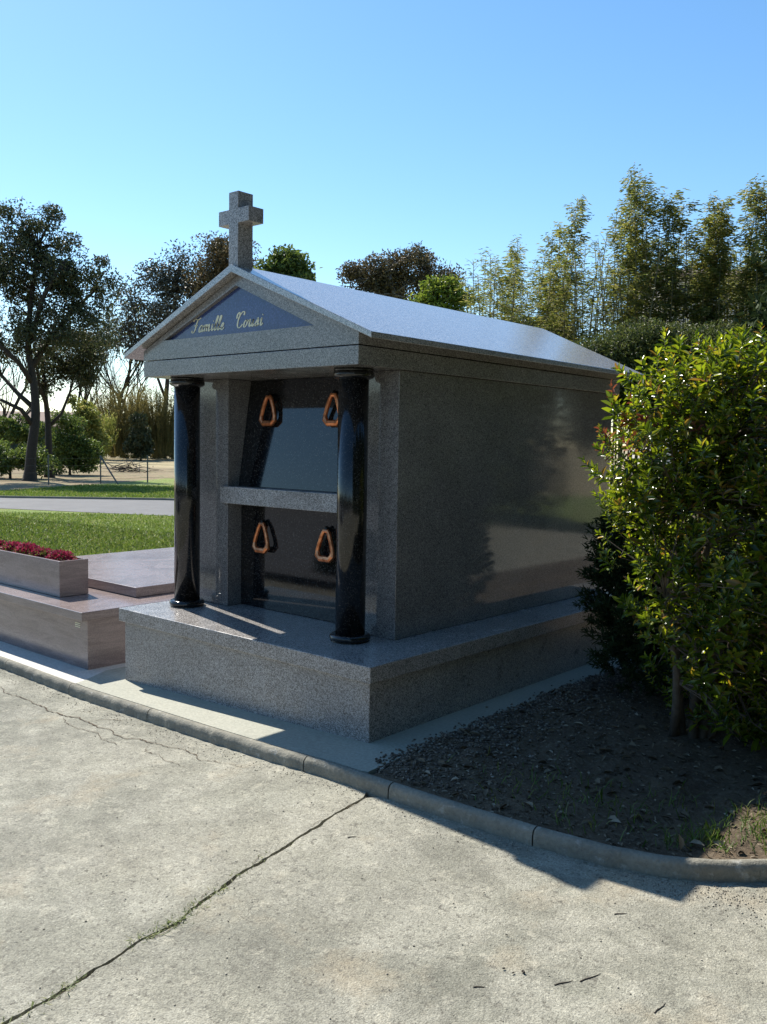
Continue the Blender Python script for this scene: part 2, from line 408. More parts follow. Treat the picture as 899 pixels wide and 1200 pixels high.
# kerb: a rounded section, laid in lengths with open joints; one mesh
sec = [(.0, -.12), (.0, -.004), (.006, .001), (.016, .004), (.030, .003), (.041, -.004), (.048, -.014), (.052, -.030), (.052, -.12)]
mb = MB()
def kerb_run(i0, i1):
    pts = kin[i0:i1 + 1]; n = len(sec); vs = []; fs = []
    for j, i in enumerate(range(i0, i1 + 1)):
        a = Vector(kin[max(i - 1, 0)]); b = Vector(kin[min(i + 1, len(kin) - 1)]); t = (b - a).normalized()
        p = Vector(kin[i])
        if i == i0 and i0 > 0: p = p + t * .006
        for (d, z) in sec:
            wob = .0028 * math.sin(i * 1.7 + d * 60) + .0022 * math.sin(i * 4.1) + .004 * mnoise.noise(Vector((p.x * 8, p.y * 8, d * 40)))
            vs.append((p.x + t.y * (d + wob), p.y - t.x * (d + wob), hp(p.x) + z + wob * .6))
    m = len(pts)
    for j in range(m - 1):
        for k in range(n - 1):
            fs.append((j * n + k, j * n + k + 1, (j + 1) * n + k + 1, (j + 1) * n + k))
    mb.add(vs, fs)
joints = [0]
for i, p in enumerate(kin):
    for t_ in ((-3.4, -.2), (-2.46, -.2), (-1.5, 0), (-.12, 0), (.42, 0), (1.2, 0)):
        if i > 0 and kin[i - 1][0] < t_[0] <= p[0] and p[1] < .3: joints.append(i)
    if i > 0 and abs(p[1] - .09) < .02 and p[0] > 1.9: joints.append(i)
joints = sorted(set(joints)) + [len(kin) - 1]
for a, b in zip(joints[:-1], joints[1:]): kerb_run(a, b)
tag(mb.build('kerb', M['kerb'], smooth=True), kind='structure')

# cement pads
def pad_mesh(name, poly, mat, zoff=0):
    me = bmesh.new(); vs = [me.verts.new((x, y, 0)) for x, y in poly]; me.faces.new(vs)
    for xc_ in (-2.326, 0.0):
        bmesh.ops.bisect_plane(me, geom=me.verts[:] + me.edges[:] + me.faces[:], plane_co=(xc_, 0, 0), plane_no=(1, 0, 0))
    bmesh.ops.triangulate(me, faces=me.faces[:])
    for v in me.verts: v.co.z = hp(v.co.x) + zoff
    r = bmesh.ops.extrude_face_region(me, geom=me.faces[:])
    for g in r['geom']:
        if isinstance(g, bmesh.types.BMVert): g.co.z -= .14
    bmesh.ops.recalc_face_normals(me, faces=me.faces[:])
    ms = bpy.data.meshes.new(name); me.to_mesh(ms); ms.materials.append(mat)
    o = bpy.data.objects.new(name, ms); col.objects.link(o); tag(o, kind='structure'); return o
k_in = offs(kin, -.003)
seg = [p for p in k_in if -2.46 < p[0] < .27 and p[1] < 0]
pad_mesh('pavement', seg + [(.275, -.31), (.25, .2), (.25, 3.75), (-2.62, 3.75), (-2.62, .05), (-2.49, -.2), (-2.462, -.28)], M['pad'])
segl = [p for p in k_in if -9 < p[0] < -2.47]
pad_mesh('pavement', [(-9, -.285)] + segl + [(-2.468, -.278), (-2.496, -.2), (-2.626, .05), (-2.626, 3.2), (-9, 3.2)][0:5] + [(-5.5, 3.2), (-5.5, .45), (-9, .45)], M['pad_white'], -.004)

# planting bed to the right of the mausoleum: a rough soil surface
def inside(p, poly):
    x, y = p; c = False
    for i in range(len(poly)):
        x1, y1 = poly[i]; x2, y2 = poly[i - 1]
        if (y1 > y) != (y2 > y) and x < (x2 - x1) * (y - y1) / (y2 - y1) + x1: c = not c
    return c
kb = [p for p in offs(kin, -.002) if p[0] > .28]
bedpoly = [(.283, -.31)] + kb + [(.258, 12), (.258, .2)]
from mathutils import noise as mnoise
def bed_z(x, y):
    z = .05 * mnoise.noise(Vector((x * .9, y * .9, 0))) + .02 * mnoise.noise(Vector((x * 6, y * 6, 1))) + .01 * mnoise.noise(Vector((x * 20, y * 20, 1)))
    e = min(1.0, max(0.0, (y + .32) / .5)) if x < 1.6 else min(1.0, max(0, min((2.6 - x) / .8, (y + .2) / .6)))
    return -.012 + z * (.25 + .75 * e) + .03 * e
bm = bmesh.new(); bm.faces.new([bm.verts.new((x, y, 0)) for x, y in bedpoly])
for i in range(1, 46): bmesh.ops.bisect_plane(bm, geom=bm.verts[:] + bm.edges[:] + bm.faces[:], plane_co=(.25 + i * .055, 0, 0), plane_no=(1, 0, 0))
for i in range(1, 60): bmesh.ops.bisect_plane(bm, geom=bm.verts[:] + bm.edges[:] + bm.faces[:], plane_co=(0, -.35 + i * .055, 0), plane_no=(0, 1, 0))
bmesh.ops.triangulate(bm, faces=[f for f in bm.faces if len(f.verts) > 4])
for v in bm.verts: v.co.z = bed_z(v.co.x, v.co.y) if not (v.co.x < .3) else -.02
ms = bpy.data.meshes.new('garden_bed'); bm.to_mesh(ms); bm.free(); ms.materials.append(M['soil'])
o = bpy.data.objects.new('garden_bed', ms); col.objects.link(o); tag(o, kind='structure')

# road: two concrete slabs with a real ragged gap between them, dirt in the gap
CRK = [(.365, -.43), (.374, -.534), (.449, -.943), (.528, -1.355), (.573, -1.531), (.614, -1.692), (.63, -1.857), (.677, -2.073), (.699, -2.225), (.71, -2.5), (.74, -3.2), (.8, -5), (.9, -8), (1.0, -14)]
cr = resample(CRK, .022)
def jag(i, s):
    p = cr[i]; q = Vector((p[0] * 9, p[1] * 9, s * 7.3))
    return .0035 + .010 * max(0, mnoise.noise(q * 5.0)) + .009 * abs(mnoise.noise(q)) + .006 * max(0, mnoise.noise(q * 3.1)) + .008 * max(0, mnoise.noise(q * .35))
wander = [.020 * mnoise.noise(Vector((0, p[1] * 5, 3))) + .006 * mnoise.noise(Vector((0, p[1] * 17, 5))) for p in cr]
CL = [(p[0] + wander[i] - jag(i, 1), p[1]) for i, p in enumerate(cr)]
CRt = [(p[0] + wander[i] + jag(i, 2), p[1]) for i, p in enumerate(cr)]
ko = offs(kin, .050)
left_k = [p for p in ko if p[0] < CL[0][0] - .01 and p[1] < 0]
right_k = [p for p in ko if p[0] > CRt[0][0] + .01]
def road_mesh(name, poly):
    o = pad_mesh(name, poly, M['road'], -.07); return o
road_mesh('road', left_k + CL + [(-45, -14)])
road_mesh('road', [CRt[0]] + right_k + [(30, 12), (30, -8.5)] + [p for p in CRt if p[1] > -8.4][1:][::-1])
sheet('gap_dirt', [(.1, -.45), (1.2, -.45), (1.3, -14), (.1, -14)][::-1], -.108, M['soil'])

# hairline crack beside the kerb: narrow ragged chips of broken surface
def ribbon(mb, pts, wid, z, seed, step=.015):
    p = resample(pts, step); n = len(p); vs = []; fs = []
    for i, q in enumerate(p):
        a = Vector(p[max(i - 1, 0)]); b = Vector(p[min(i + 1, n - 1)]); t = (b - a).normalized(); nn = Vector((-t.y, t.x))
        e = math.sin(math.pi * i / (n - 1)) ** .5 if 0 < i < n - 1 else 0
        c = Vector(q) + nn * (.03 * mnoise.noise(Vector((q[0] * 9, q[1] * 9, seed))) + .012 * mnoise.noise(Vector((q[0] * 40, q[1] * 40, seed))))
        w_ = wid * e * (.35 + 1.1 * abs(mnoise.noise(Vector((q[0] * 14, q[1] * 14, seed + 4)))))
        for s_ in (-1, 1): vs.append((c.x + nn.x * w_ * s_, c.y + nn.y * w_ * s_, hp(c.x) - .07 + z))
    for i in range(n - 1): fs.append((2 * i, 2 * i + 1, 2 * i + 3, 2 * i + 2))
    mb.add(vs, fs)
mb = MB()
ribbon(mb, [(-3.4, -.62), (-3.08, -.60), (-2.48, -.60), (-2.03, -.625), (-1.78, -.60), (-1.374, -.645), (-1.108, -.60), (-.873, -.57), (-.66, -.605), (-.325, -.52)], .006, .004, 1)
ribbon(mb, [(-2.03, -.62), (-1.8, -.72), (-1.55, -.70), (-1.2, -.76)], .004, .004, 2)
ribbon(mb, [(-1.78, -.60), (-1.72, -.5), (-1.6, -.46)], .006, .0045, 3)
ribbon(mb, [(-1.108, -.60), (-1.0, -.72), (-.6, -.74)], .003, .0045, 4)
o = tag(mb.build('road_crack', M['soil']), kind='structure')
mb = MB()
for (a_, b_, sd) in ((.05, .16, 21), (.30, .42, 22), (.52, .60, 23), (.66, .80, 24), (.86, .95, 25), (1.0, 1.12, 26), (1.2, 1.34, 27), (1.45, 1.52, 28), (1.62, 1.74, 29)):
    i0 = int(a_ / .0215); i1 = int(b_ / .0215); side = 1 if sd % 2 else -1
    seg_ = [(cr[i][0] + wander[i] + side * (.010 + .016 * abs(mnoise.noise(Vector((i * .3, sd, 0))))), cr[i][1]) for i in range(i0, i1, 2)]
    if len(seg_) > 2: ribbon(mb, seg_, .0022, .0035, sd, .006)
tag(mb.build('road_crack', M['soil']), kind='structure')

# ------------------------------------------------------------------ mausoleum
XC = -1.286
ma = thing('mausoleum', (XC, .55, 0), 'grey granite temple-shaped family tomb with cross, gable roof and two black columns', 'mausoleum')
mb = MB(); mb.box(-2.295, 0, 0, 3.52, -.12, .330); pl = mb.build('plinth', M['granite_honed'], ma, bevel=.003)
mb = MB(); mb.box(-2.326, .031, -.031, 3.55, .332, .422); mb.build('plinth_slab', M['granite_slab'], ma, bevel=.004)
mb = MB()
mb.prism([(-2.275, .554), (-1.859, .554), (-1.859, .78), (-.713, .78), (-.713, .554), (-.297, .554), (-.297, 3.25), (-2.275, 3.25)], .424, 2.028)
mb.build('wall', M['granite'], ma, bevel=.003)
mb = MB(); mb.box(-2.303, -.269, .165, 3.32, 2.030, 2.1365); mb.build('lintel', M['granite_mid'], ma, bevel=.003)
# pediment with a sunk triangle
z0, zs, zt, hw = 2.1425, 2.208, 2.628, 1.017
outer = [(XC - hw, z0), (XC + hw, z0), (XC + hw, zs), (XC, zt), (XC - hw, zs)]
T = [(-2.07, 2.268), (-.62, 2.268), (-1.315, 2.563)]
yf, yi = .165, .200
vs = [(x, yf, z) for x, z in outer] + [(x, yf, z) for x, z in T] + [(x, yi, z) for x, z in T] + [(x, 3.32, z) for x, z in outer]
fs = [(0, 1, 6, 5), (1, 2, 6), (2, 3, 7, 6), (3, 4, 5, 7), (4, 0, 5),
      (5, 6, 9, 8), (6, 7, 10, 9), (7, 5, 8, 10),
      (0, 11, 12, 1), (1, 12, 13, 2), (2, 13, 14, 3), (3, 14, 15, 4), (4, 15, 11, 0), (11, 15, 14, 13, 12)]
mb = MB(); mb.add(vs, fs); ped = mb.build('pediment', M['granite_mid'], ma)
mb = MB(); mb.prism_y([(T[0][0] + .001, T[0][1] + .001), (T[1][0] - .001, T[1][1] + .001), (T[2][0], T[2][1] - .001)], .196, .30); ty = mb.build('name_panel', M['tympanum'], ped)
# roof
ew = 1.165
sect = [(XC - ew, 2.160), (XC, 2.632), (XC + ew, 2.160), (XC + ew, 2.194), (XC, 2.681), (XC - ew, 2.194)]
mb = MB(); mb.prism_y(sect, .103, 3.5, [3.45, 3.78, 3.45, 3.45, 3.78, 3.45]); roof = mb.build('roof', M['roof'], ma, bevel=.003)
# cross
cx0, cx1 = -1.355, -1.267
mb = MB()
zb = [2.64, 2.925, 3.014, 3.117]
prof = [(cx0, zb[0]), (cx1, zb[0]), (cx1, zb[1]), (cx1 + .098, zb[1]), (cx1 + .098, zb[2]), (cx1, zb[2]), (cx1, zb[3]), (cx0, zb[3]), (cx0, zb[2]), (cx0 - .098, zb[2]), (cx0 - .098, zb[1]), (cx0, zb[1])]
prof = [(x + .028, z) for x, z in prof]
mb.prism_y(prof, .118, .236)
mb.build('cross', M['granite_honed'], ma, bevel=.002)
# columns
for cx in (-2.081, -.491):
    mb = MB(); mb.lathe((cx, .369), [(.0895, .44), (.0895, 2.0)], 48); c = mb.build('column', M['black_satin'], ma, smooth=True)
    c.data.polygons[-1].use_smooth = False
    mb = MB(); pr = [(.0895, .4235), (.118, .4235)] + [(.1 + .024 * math.cos(a), .446 + .0225 * math.sin(a)) for a in [R(t) for t in range(-70, 91, 16)]] + [(.092, .4685)]
    mb.lathe((cx, .369), pr, 48); mb.build('base', M['black_satin'], c, smooth=True)
    mb = MB(); pr = [(.0900, 1.965), (.097, 1.970)] + [(.1 + .022 * math.cos(a), 1.994 + .022 * math.sin(a)) for a in [R(t) for t in range(-90, 80, 16)]] + [(.116, 2.012), (.116, 2.028)]
    mb.lathe((cx, .369), pr, 48); mb.build('capital', M['black_satin'], c, smooth=True)
# shelf between the two niches
mb = MB(); mb.box(-1.905, -.667, .520, .779, 1.160, 1.278); mb.build('ledge', M['granite_honed'], ma, bevel=.003)
# the two sealing panels
def handle(parent, x, y, z, tilt=0):
    """closed pear shaped ring on a small mount"""
    mb = MB(); mb.lathe((x, y - .0), [(.012, z + .085), (.015, z + .09), (.014, z + .125), (.004, z + .13)], 12)
    mb.tube([(x, y + .035, z + .108), (x, y - .012, z + .105)], [.016, .013], 10)
    mb.build('handle_mount', M['dark_metal'], parent, smooth=True)
    K = 1.3; pts = [(-.012, .078), (-.024, .058), (-.042, .012), (-.052, -.022), (-.052, -.044), (-.034, -.062), (.034, -.062), (.052, -.044), (.052, -.022), (.042, .012), (.024, .058), (.012, .078)]; pts = [(a * K, b * K - .004) for a, b in pts]
    mb = MB(); n = len(pts); sides = 8; vs = []; fs = []
    for i, (a, b) in enumerate(pts):
        pa = Vector(pts[i - 1]); pb = Vector(pts[(i + 1) % n]); t = (pb - pa).normalized(); nn = Vector((-t.y, t.x))
        r_ = .022 if b < -.04 else .016
        for k in range(sides):
            q = 2 * math.pi * k / sides
            vs.append((x + a + nn.x * r_ * math.cos(q), y - .014 + r_ * .8 * math.sin(q) + (b + .06) * .05, z + b + nn.y * r_ * math.cos(q)))
    for i in range(n):
        j = (i + 1) % n
        for k in range(sides):
            k2 = (k + 1) % sides; fs.append((i * sides + k, i * sides + k2, j * sides + k2, j * sides + k))
    mb.add(vs, fs); mb.build('handle', M['copper'], parent, smooth=False)
tilt = math.tan(R(8.5))
mb = MB(); x0, x1 = -1.856, -.716
za, zc = 1.281, 2.026; ya = .648; yb = ya + (zc - za) * tilt
mb.add([(x0, ya, za), (x1, ya, za), (x1, yb, zc), (x0, yb, zc), (x0, .778, za), (x1, .778, za), (x1, .778, zc), (x0, .778, zc)],
       [(0, 1, 2, 3), (5, 4, 7, 6), (1, 5, 6, 2), (4, 0, 3, 7), (3, 2, 6, 7), (4, 5, 1, 0)])
d1 = mb.build('door', M['black'], ma); tag(d1, 'upper polished black granite door reflecting blue sky')
for hx in (-1.599, -.973): handle(d1, hx, ya + .53 * tilt - .022, 1.808)
mb = MB(); mb.box(x0, x1, .675, .778, .426, 1.157); d2 = mb.build('door', M['black'], ma); tag(d2, 'lower dark polished granite door')
for hx in (-1.599, -.973): handle(d2, hx, .650, .925)

# inscription in a slanted script hand
G = {
 'F': (.78, [[(.02, .80), (.12, .95), (.32, .95), (.55, .90), (.88, 1.02)], [(.50, .92), (.45, .62), (.40, .25), (.25, .0), (.06, .0), (.02, .14)], [(.22, .47), (.42, .52), (.64, .47)]]),
 'a': (.52, [[(.40, .38), (.25, .47), (.06, .28), (.08, .03), (.22, .0), (.38, .34)], [(.42, .46), (.37, .12), (.44, .0), (.56, .14)]]),
 'm': (.82, [[(.0, .32), (.08, .46), (.12, .38), (.10, .0)], [(.11, .24), (.27, .47), (.36, .40), (.34, .0)], [(.35, .24), (.52, .47), (.61, .40), (.58, .08), (.66, .0), (.80, .14)]]),
 'i': (.30, [[(.0, .30), (.10, .46), (.09, .10), (.16, .0), (.30, .14)], [(.13, .66), (.16, .70)]]),
 'l': (.32, [[(.0, .14), (.18, .60), (.26, .95), (.17, 1.0), (.10, .70), (.08, .10), (.16, .0), (.32, .14)]]),
 'e': (.40, [[(.0, .14), (.20, .24), (.27, .40), (.18, .47), (.06, .28), (.08, .04), (.22, .0), (.40, .16)]]),
 'C': (.74, [[(.02, .62), (.0, .85), (.16, 1.0), (.26, .86)], [(.70, .78), (.68, .98), (.48, 1.0), (.24, .72), (.18, .25), (.34, .0), (.56, .04), (.70, .22)]]),
 'o': (.44, [[(.22, .47), (.06, .30), (.08, .04), (.20, .0), (.34, .18), (.33, .40), (.22, .47), (.34, .38), (.46, .42)]]),
 'u': (.58, [[(.0, .32), (.09, .46), (.09, .10), (.18, .0), (.34, .20), (.42, .46)], [(.42, .46), (.38, .10), (.46, .0), (.58, .14)]]),
 's': (.40, [[(.0, .12), (.16, .34), (.22, .50), (.28, .26), (.24, .04), (.12, .0), (.04, .08)], [(.12, .0), (.28, .02), (.40, .14)]]),
}
def cat(P, t, i):
    p0, p1, p2, p3 = P[max(i - 1, 0)], P[i], P[i + 1], P[min(i + 2, len(P) - 1)]
    f = lambda a, b, c, d: .5 * ((2 * b) + (-a + c) * t + (2 * a - 5 * b + 4 * c - d) * t * t + (-a + 3 * b - 3 * c + d) * t ** 3)
    return (f(p0[0], p1[0], p2[0], p3[0]), f(p0[1], p1[1], p2[1], p3[1]))
mb = MB()
def write(text, x, z, s, gap):
    for ch in text:
        adv, strokes = G[ch]
        for st in strokes:
            P = []
            for i in range(len(st) - 1):
                for k in range(6): P.append(cat(st, k / 6, i))
            P.append(st[-1]); n = len(P); vs = []; fs = []
            for i, (a, b) in enumerate(P):
                ax, bx = P[max(i - 1, 0)], P[min(i + 1, n - 1)]
                t = Vector((bx[0] - ax[0], bx[1] - ax[1])).normalized(); nn = Vector((-t.y, t.x))
                w_ = .024 + .038 * max(0, abs(t.y)) ** 1.5
                for sg in (-1, 1):
                    u, v_ = a + nn.x * w_ * sg, b + nn.y * w_ * sg
                    for yy in (.1962, .1930): vs.append((x + (u + .30 * v_) * s, yy, z + v_ * s))
            for i in range(n - 1):
                q = 4 * i
                fs += [(q + 1, q + 5, q + 7, q + 3), (q, q + 1, q + 3, q + 2)] if i == 0 else [(q + 1, q + 5, q + 7, q + 3)]
                fs += [(q, q + 4, q + 5, q + 1), (q + 2, q + 3, q + 7, q + 6)]
            mb.add(vs, fs)
        x += (adv + gap) * s
    return x
write('Famille', -1.80, 2.306, .088, .055); mb.build('inscription', M['gold'], ty)
mb = MB(); write('Cousi', -1.355, 2.306, .094, .07); mb.build('inscription', M['gold'], ty)

# ------------------------------------------------------------------ pink granite tombs at the left
tb = thing('low_tomb', (-4.0, 1.4, -.09), 'low pink-brown granite tomb with raised pale top slab left of the mausoleum', 'tomb')
mb = MB(); mb.box(-5.45, -2.73, -.03, 3.0, -.12, .280); mb.build('tomb_base', M['pink'], tb, bevel=.003)
mb = MB(); mb.box(-5.50, -2.69, -.10, 3.05, .282, .345); mb.build('tomb_slab', M['pink'], tb, bevel=.004)
mb = MB(); mb.box(-5.0, -2.96, .53, 2.95, .347, .425); mb.build('ledger_slab', M['pink'], tb, bevel=.004)
mb = MB()
for k in range(3): mb.box(-2.90 - .0, -2.83, -.0325, -.030, .205 + k * .014, .211 + k * .014)
mb.build('engraved_mark', M['gold'], tb)
# planter standing on the slab
pz = thing('planter', (-4.3, .23, .346), 'long pink-brown granite planter box full of crimson flowers on the low tomb', 'planter')
X0, X1, Y0, Y1, Z0, Z1 = -5.35, -3.37, .11, .36, .347, .630
mb = MB(); tck = .022
vs = [(X0, Y0, Z0), (X1, Y0, Z0), (X1, Y1, Z0), (X0, Y1, Z0), (X0, Y0, Z1), (X1, Y0, Z1), (X1, Y1, Z1), (X0, Y1, Z1),
      (X0 + tck, Y0 + tck, Z1), (X1 - tck, Y0 + tck, Z1), (X1 - tck, Y1 - tck, Z1), (X0 + tck, Y1 - tck, Z1),
      (X0 + tck, Y0 + tck, Z1 - .05), (X1 - tck, Y0 + tck, Z1 - .05), (X1 - tck, Y1 - tck, Z1 - .05), (X0 + tck, Y1 - tck, Z1 - .05)]
mb.add(vs, [(3, 2, 1, 0), (0, 1, 5, 4), (1, 2, 6, 5), (2, 3, 7, 6), (3, 0, 4, 7), (4, 5, 9, 8), (5, 6, 10, 9), (6, 7, 11, 10), (7, 4, 8, 11),
            (8, 9, 13, 12), (9, 10, 14, 13), (10, 11, 15, 14), (11, 8, 12, 15)])
mb.build('box', M['pink'], pz, bevel=.002)
mb = MB(); mb.box(X0 + tck, X1 - tck, Y0 + tck, Y1 - tck, Z1 - .049, Z1 - .03); mb.build('soil', M['soil'], pz)
k = 0
for fx in (-3.56, -3.86, -4.10, -4.36, -4.62, -4.9, -5.15):
    fl = thing('flower_plant', (fx, .235, Z1 - .03), 'mound of crimson flowers growing in the granite planter', 'flowers', 'crimson flowers in the planter')
    lab = ['crimson flower mound ' + q + ' right end of the planter' for q in ('nearest the', 'second from the', 'third from the', 'fourth from the', 'fifth from the', 'sixth from the', 'seventh from the')]
    if 1: fl['label'] = lab[k]
    k += 1
    n = 900; u = unit(rng.normal(size=(n, 3))); u[:, 2] = np.abs(u[:, 2]); r_ = rng.uniform(.55, 1.08, n)[:, None]
    C = np.array([fx, .235, Z1 - .02]) + u * r_ * np.array([.125 + .02 * (k % 2), .085, .085 - .012 * (k % 3)])
    V, F = leaves(C, unit(u + rdir(n) * .7), rdir(n), rng.uniform(.014, .028, n), rng.uniform(.010, .018, n))
    np_obj('blossom', V, F, M['flower'], fl)
    n = 160; u = unit(rng.normal(size=(n, 3))); u[:, 2] = np.abs(u[:, 2]) * .8
    C = np.array([fx, .235, Z1 - .025]) + u * np.array([.14, .085, .07])
    V, F = leaves(C, u + rdir(n) * .5, rdir(n), rng.uniform(.02, .035, n), .013); np_obj('foliage', V, F, M['leaf_green'], fl)

# ------------------------------------------------------------------ ground cover
def grass(name, pts, hmin, hmax, wd, mat, lean=.5):
    n = len(pts); D = unit(np.c_[rng.normal(size=(n, 2)) * lean, np.ones(n)]); S = unit(np.c_[rng.normal(size=(n, 2)), np.zeros(n)])
    h = rng.uniform(hmin, hmax, n)[:, None]; C = np.asarray(pts)
    mid = C + D * h * .55; tip = C + D * h + np.c_[rng.normal(size=(n, 2)) * .25, -.1 * np.ones(n)] * h
    V = np.stack([C - S * wd, C + S * wd, mid + S * wd * .7, tip, mid - S * wd * .7], 1).reshape(-1, 3)
    i = np.arange(n)[:, None] * 5
    F = i + np.array([0, 1, 2, 3, 4])
    return np_obj(name, V, F, mat)
def cam_xy(n, x0, x1, d0, d1):
    a = rng.uniform(x0, x1, n); d = np.exp(rng.uniform(np.log(d0), np.log(d1), n))
    P = np.array(CAM)[:2] + d[:, None] * (np.array(CF)[:2] + ((a - 449.5) / 1047.57)[:, None] * np.array(CR)[:2]); return P, d
P, d = cam_xy(90000, -60, 330, 9.5, 20.5)
def ss(a, b, p): return (b[0] - a[0]) * (p[:, 1] - a[1]) - (b[1] - a[1]) * (p[:, 0] - a[0])
keep = ~((P[:, 0] > -5.55) & (P[:, 1] < 3.25)) & (ss((-18.03, 6.74), (-13.8, 8.65), P) < 0) & (P[:, 1] > .6) & (P[:, 0] < -2.5)
P = P[keep]
o = grass('grass', np.c_[P, np.full(len(P), -.14)], .03, .075, .006, M['grass'], .7)
tag(o, 'short mown grass between the pink tomb and the grey path', 'grass', kind='stuff')
P, d = cam_xy(70000, -60, 330, 21, 33)
poly = [(-26, 5.9), (-21.55, 8.8), (-18.3, 11.9), (-9, 15.8), (-14, 30), (-30.3, 20.5), (-24.3, 9.6), (-28, 6.6)]
keep = np.array([inside(q, poly) for q in P]); P = P[keep]
o = grass('grass', np.c_[P, np.full(len(P), -.14)], .05, .11, .014, M['grass'], .7)
tag(o, 'bright green grass strip beyond the grey path', 'grass', kind='stuff')

# leaf litter and pebbles on the bed
n = 3600
P = np.c_[rng.uniform(.26, 2.5, n), -.3 + 3.2 * rng.beta(1.0, 1.7, n)]
P = P[[inside(q, bedpoly) for q in P]]; n = len(P)
Z = np.array([bed_z(*q) for q in P]) + .004
N = unit(np.c_[rng.normal(size=(n, 2)) * .35, np.ones(n)]); D = unit(np.c_[rng.normal(size=(n, 2)), rng.normal(size=n) * .15])
V, F = leaves(np.c_[P, Z], D, N, rng.uniform(.012, .035, n), rng.uniform(.006, .016, n), .3)
V2, F2 = V, F
sel = rng.integers(0, n, 260); V3, F3 = leaves(np.c_[P[sel] + rng.normal(0, .01, (260, 2)), Z[sel] + .006], D[sel], N[sel], rng.uniform(.04, .07, 260), rng.uniform(.018, .03, 260), .4)
F = np.r_[F2, F3 + len(V2)]; V = np.r_[V2, V3]
tag(np_obj('leaf_litter', V, F, M['litter']), 'dry fallen leaves scattered on the planting bed soil', 'leaf litter', kind='stuff')
def pebbles(name, P, rmin, rmax, mat):
    n = len(P); base = np.array([(1, 0, 0), (0, 1, 0), (-1, 0, 0), (0, -1, 0), (0, 0, 1), (0, 0, -1)], float)
    r_ = rng.uniform(rmin, rmax, n)
    a = rng.uniform(0, 6.28, n); c, s_ = np.cos(a), np.sin(a)
    B = base[None] * rng.uniform(.6, 1.3, (n, 6, 1)) * r_[:, None, None] * np.array([1, 1, .6])
    V = np.stack([B[..., 0] * c[:, None] - B[..., 1] * s_[:, None], B[..., 0] * s_[:, None] + B[..., 1] * c[:, None], B[..., 2]], -1) + P[:, None, :]
    f = np.array([(0, 1, 4), (1, 2, 4), (2, 3, 4), (3, 0, 4), (1, 0, 5), (2, 1, 5), (3, 2, 5), (0, 3, 5)])
    F = (np.arange(n)[:, None, None] * 6 + f[None]).reshape(-1, 3)
    return np_obj(name, V.reshape(-1, 3), F, mat)
m = NM('pale_grit'); m.col(m.ramp(m.geo.outputs['Random Per Island'], [(0, (.16, .14, .11)), (.5, (.30, .27, .21)), (1, (.48, .44, .36))])); m.rough(.9); M['grit'] = m.m
n = 5200; P = np.c_[.262 + np.abs(rng.normal(0, .26, n)), rng.uniform(-.28, 2.9, n)]
P = P[[inside(q, bedpoly) for q in P]]; Z = np.array([bed_z(*q) for q in P])
sp = np.c_[.262 - np.abs(rng.normal(0, .045, 700)), rng.uniform(-.2, 2.9, 700)]; P = np.r_[P, sp]; Z = np.r_[Z, np.full(700, .002)]
tag(pebbles('gravel', np.c_[P, Z + .002], .005, .012, M['pebble']), 'brown gravel beside the cement apron of the mausoleum', 'gravel', kind='stuff')
# grit on the road, mostly by the kerb and in the crack
P1 = np.array([(q[0] + w_ + rng.normal(0, .012), q[1]) for q, w_ in zip(cr, wander) if q[1] > -2.9 for _ in range(9)])
K_ = np.array([p for p in offs(kin, .085) if -3.5 < p[0] < 2.3 and p[1] < .4])
P2 = K_[rng.integers(0, len(K_), 900)] + rng.normal(0, .03, (900, 2)) * np.array([2, 1]); P2[:, 1] -= np.abs(rng.normal(0, .05, 900))
P3 = np.c_[rng.uniform(-3, 2.6, 500), rng.uniform(-2.6, -.5, 500)]
P4 = np.array([1.95, -.22]) + rng.normal(0, 1, (700, 2)) * np.array([.35, .07])
PP = np.concatenate([P2, P3, P4]); PP = PP[[inside(q, left_k + [(CRt[0][0], CRt[0][1])] + right_k + [(30, 12), (30, -14), (-45, -14)]) for q in PP]]
Pz = np.r_[np.full(len(P1), -.1) + rng.uniform(0, .012, len(P1)), np.array([hp(q[0]) - .068 for q in PP])]
tag(pebbles('road_grit', np.c_[np.r_[P1, PP], Pz], .0015, .005, M['grit']), 'fine grit lying on the concrete road and in its joint', 'grit', kind='stuff')

# weeds growing in the joint and at the corner of the bed
wd = []
for (y_, k_, s_) in ((-1.5, 50, .07), (-1.62, 70, .06), (-1.72, 90, .07), (-1.80, 60, .06), (-2.3, 40, .06), (-1.2, 16, .04), (-1.33, 22, .03), (-2.12, 34, .03), (-1.0, 7, .03), (-2.2, 20, .03)):
    i = min(range(len(cr)), key=lambda q: abs(cr[q][1] - y_))
    for _ in range(k_): yy = y_ + rng.normal(0, s_); i = min(range(len(cr)), key=lambda q: abs(cr[q][1] - yy)); wd.append((cr[i][0] + wander[i] + rng.normal(0, .016), yy, -.074))
o = grass('joint_weeds', wd, .010, .034, .0022, M['crack_weed'], 1.5); tag(o, 'small green weeds sprouting in the open road joint', 'weeds', kind='stuff')
wd = []
for (x_, y_, k_, s_) in ((1.79, .10, 120, .05), (1.98, .28, 160, .07), (1.90, .36, 70, .08), (2.12, .5, 160, .1), (1.70, -.02, 40, .03), (1.3, .0, 110, .16), (.95, .0, 70, .16), (1.5, .3, 60, .15)):
    for _ in range(k_):
        x = x_ + rng.normal(0, s_); y = y_ + rng.normal(0, s_)
        if inside((x, y), bedpoly): wd.append((x, y, bed_z(x, y)))
o = grass('bed_grass', wd, .03, .10, .0025, M['weed'], .6); tag(o, 'tufts of fresh green grass in the bed beside the kerb', 'grass', kind='stuff')

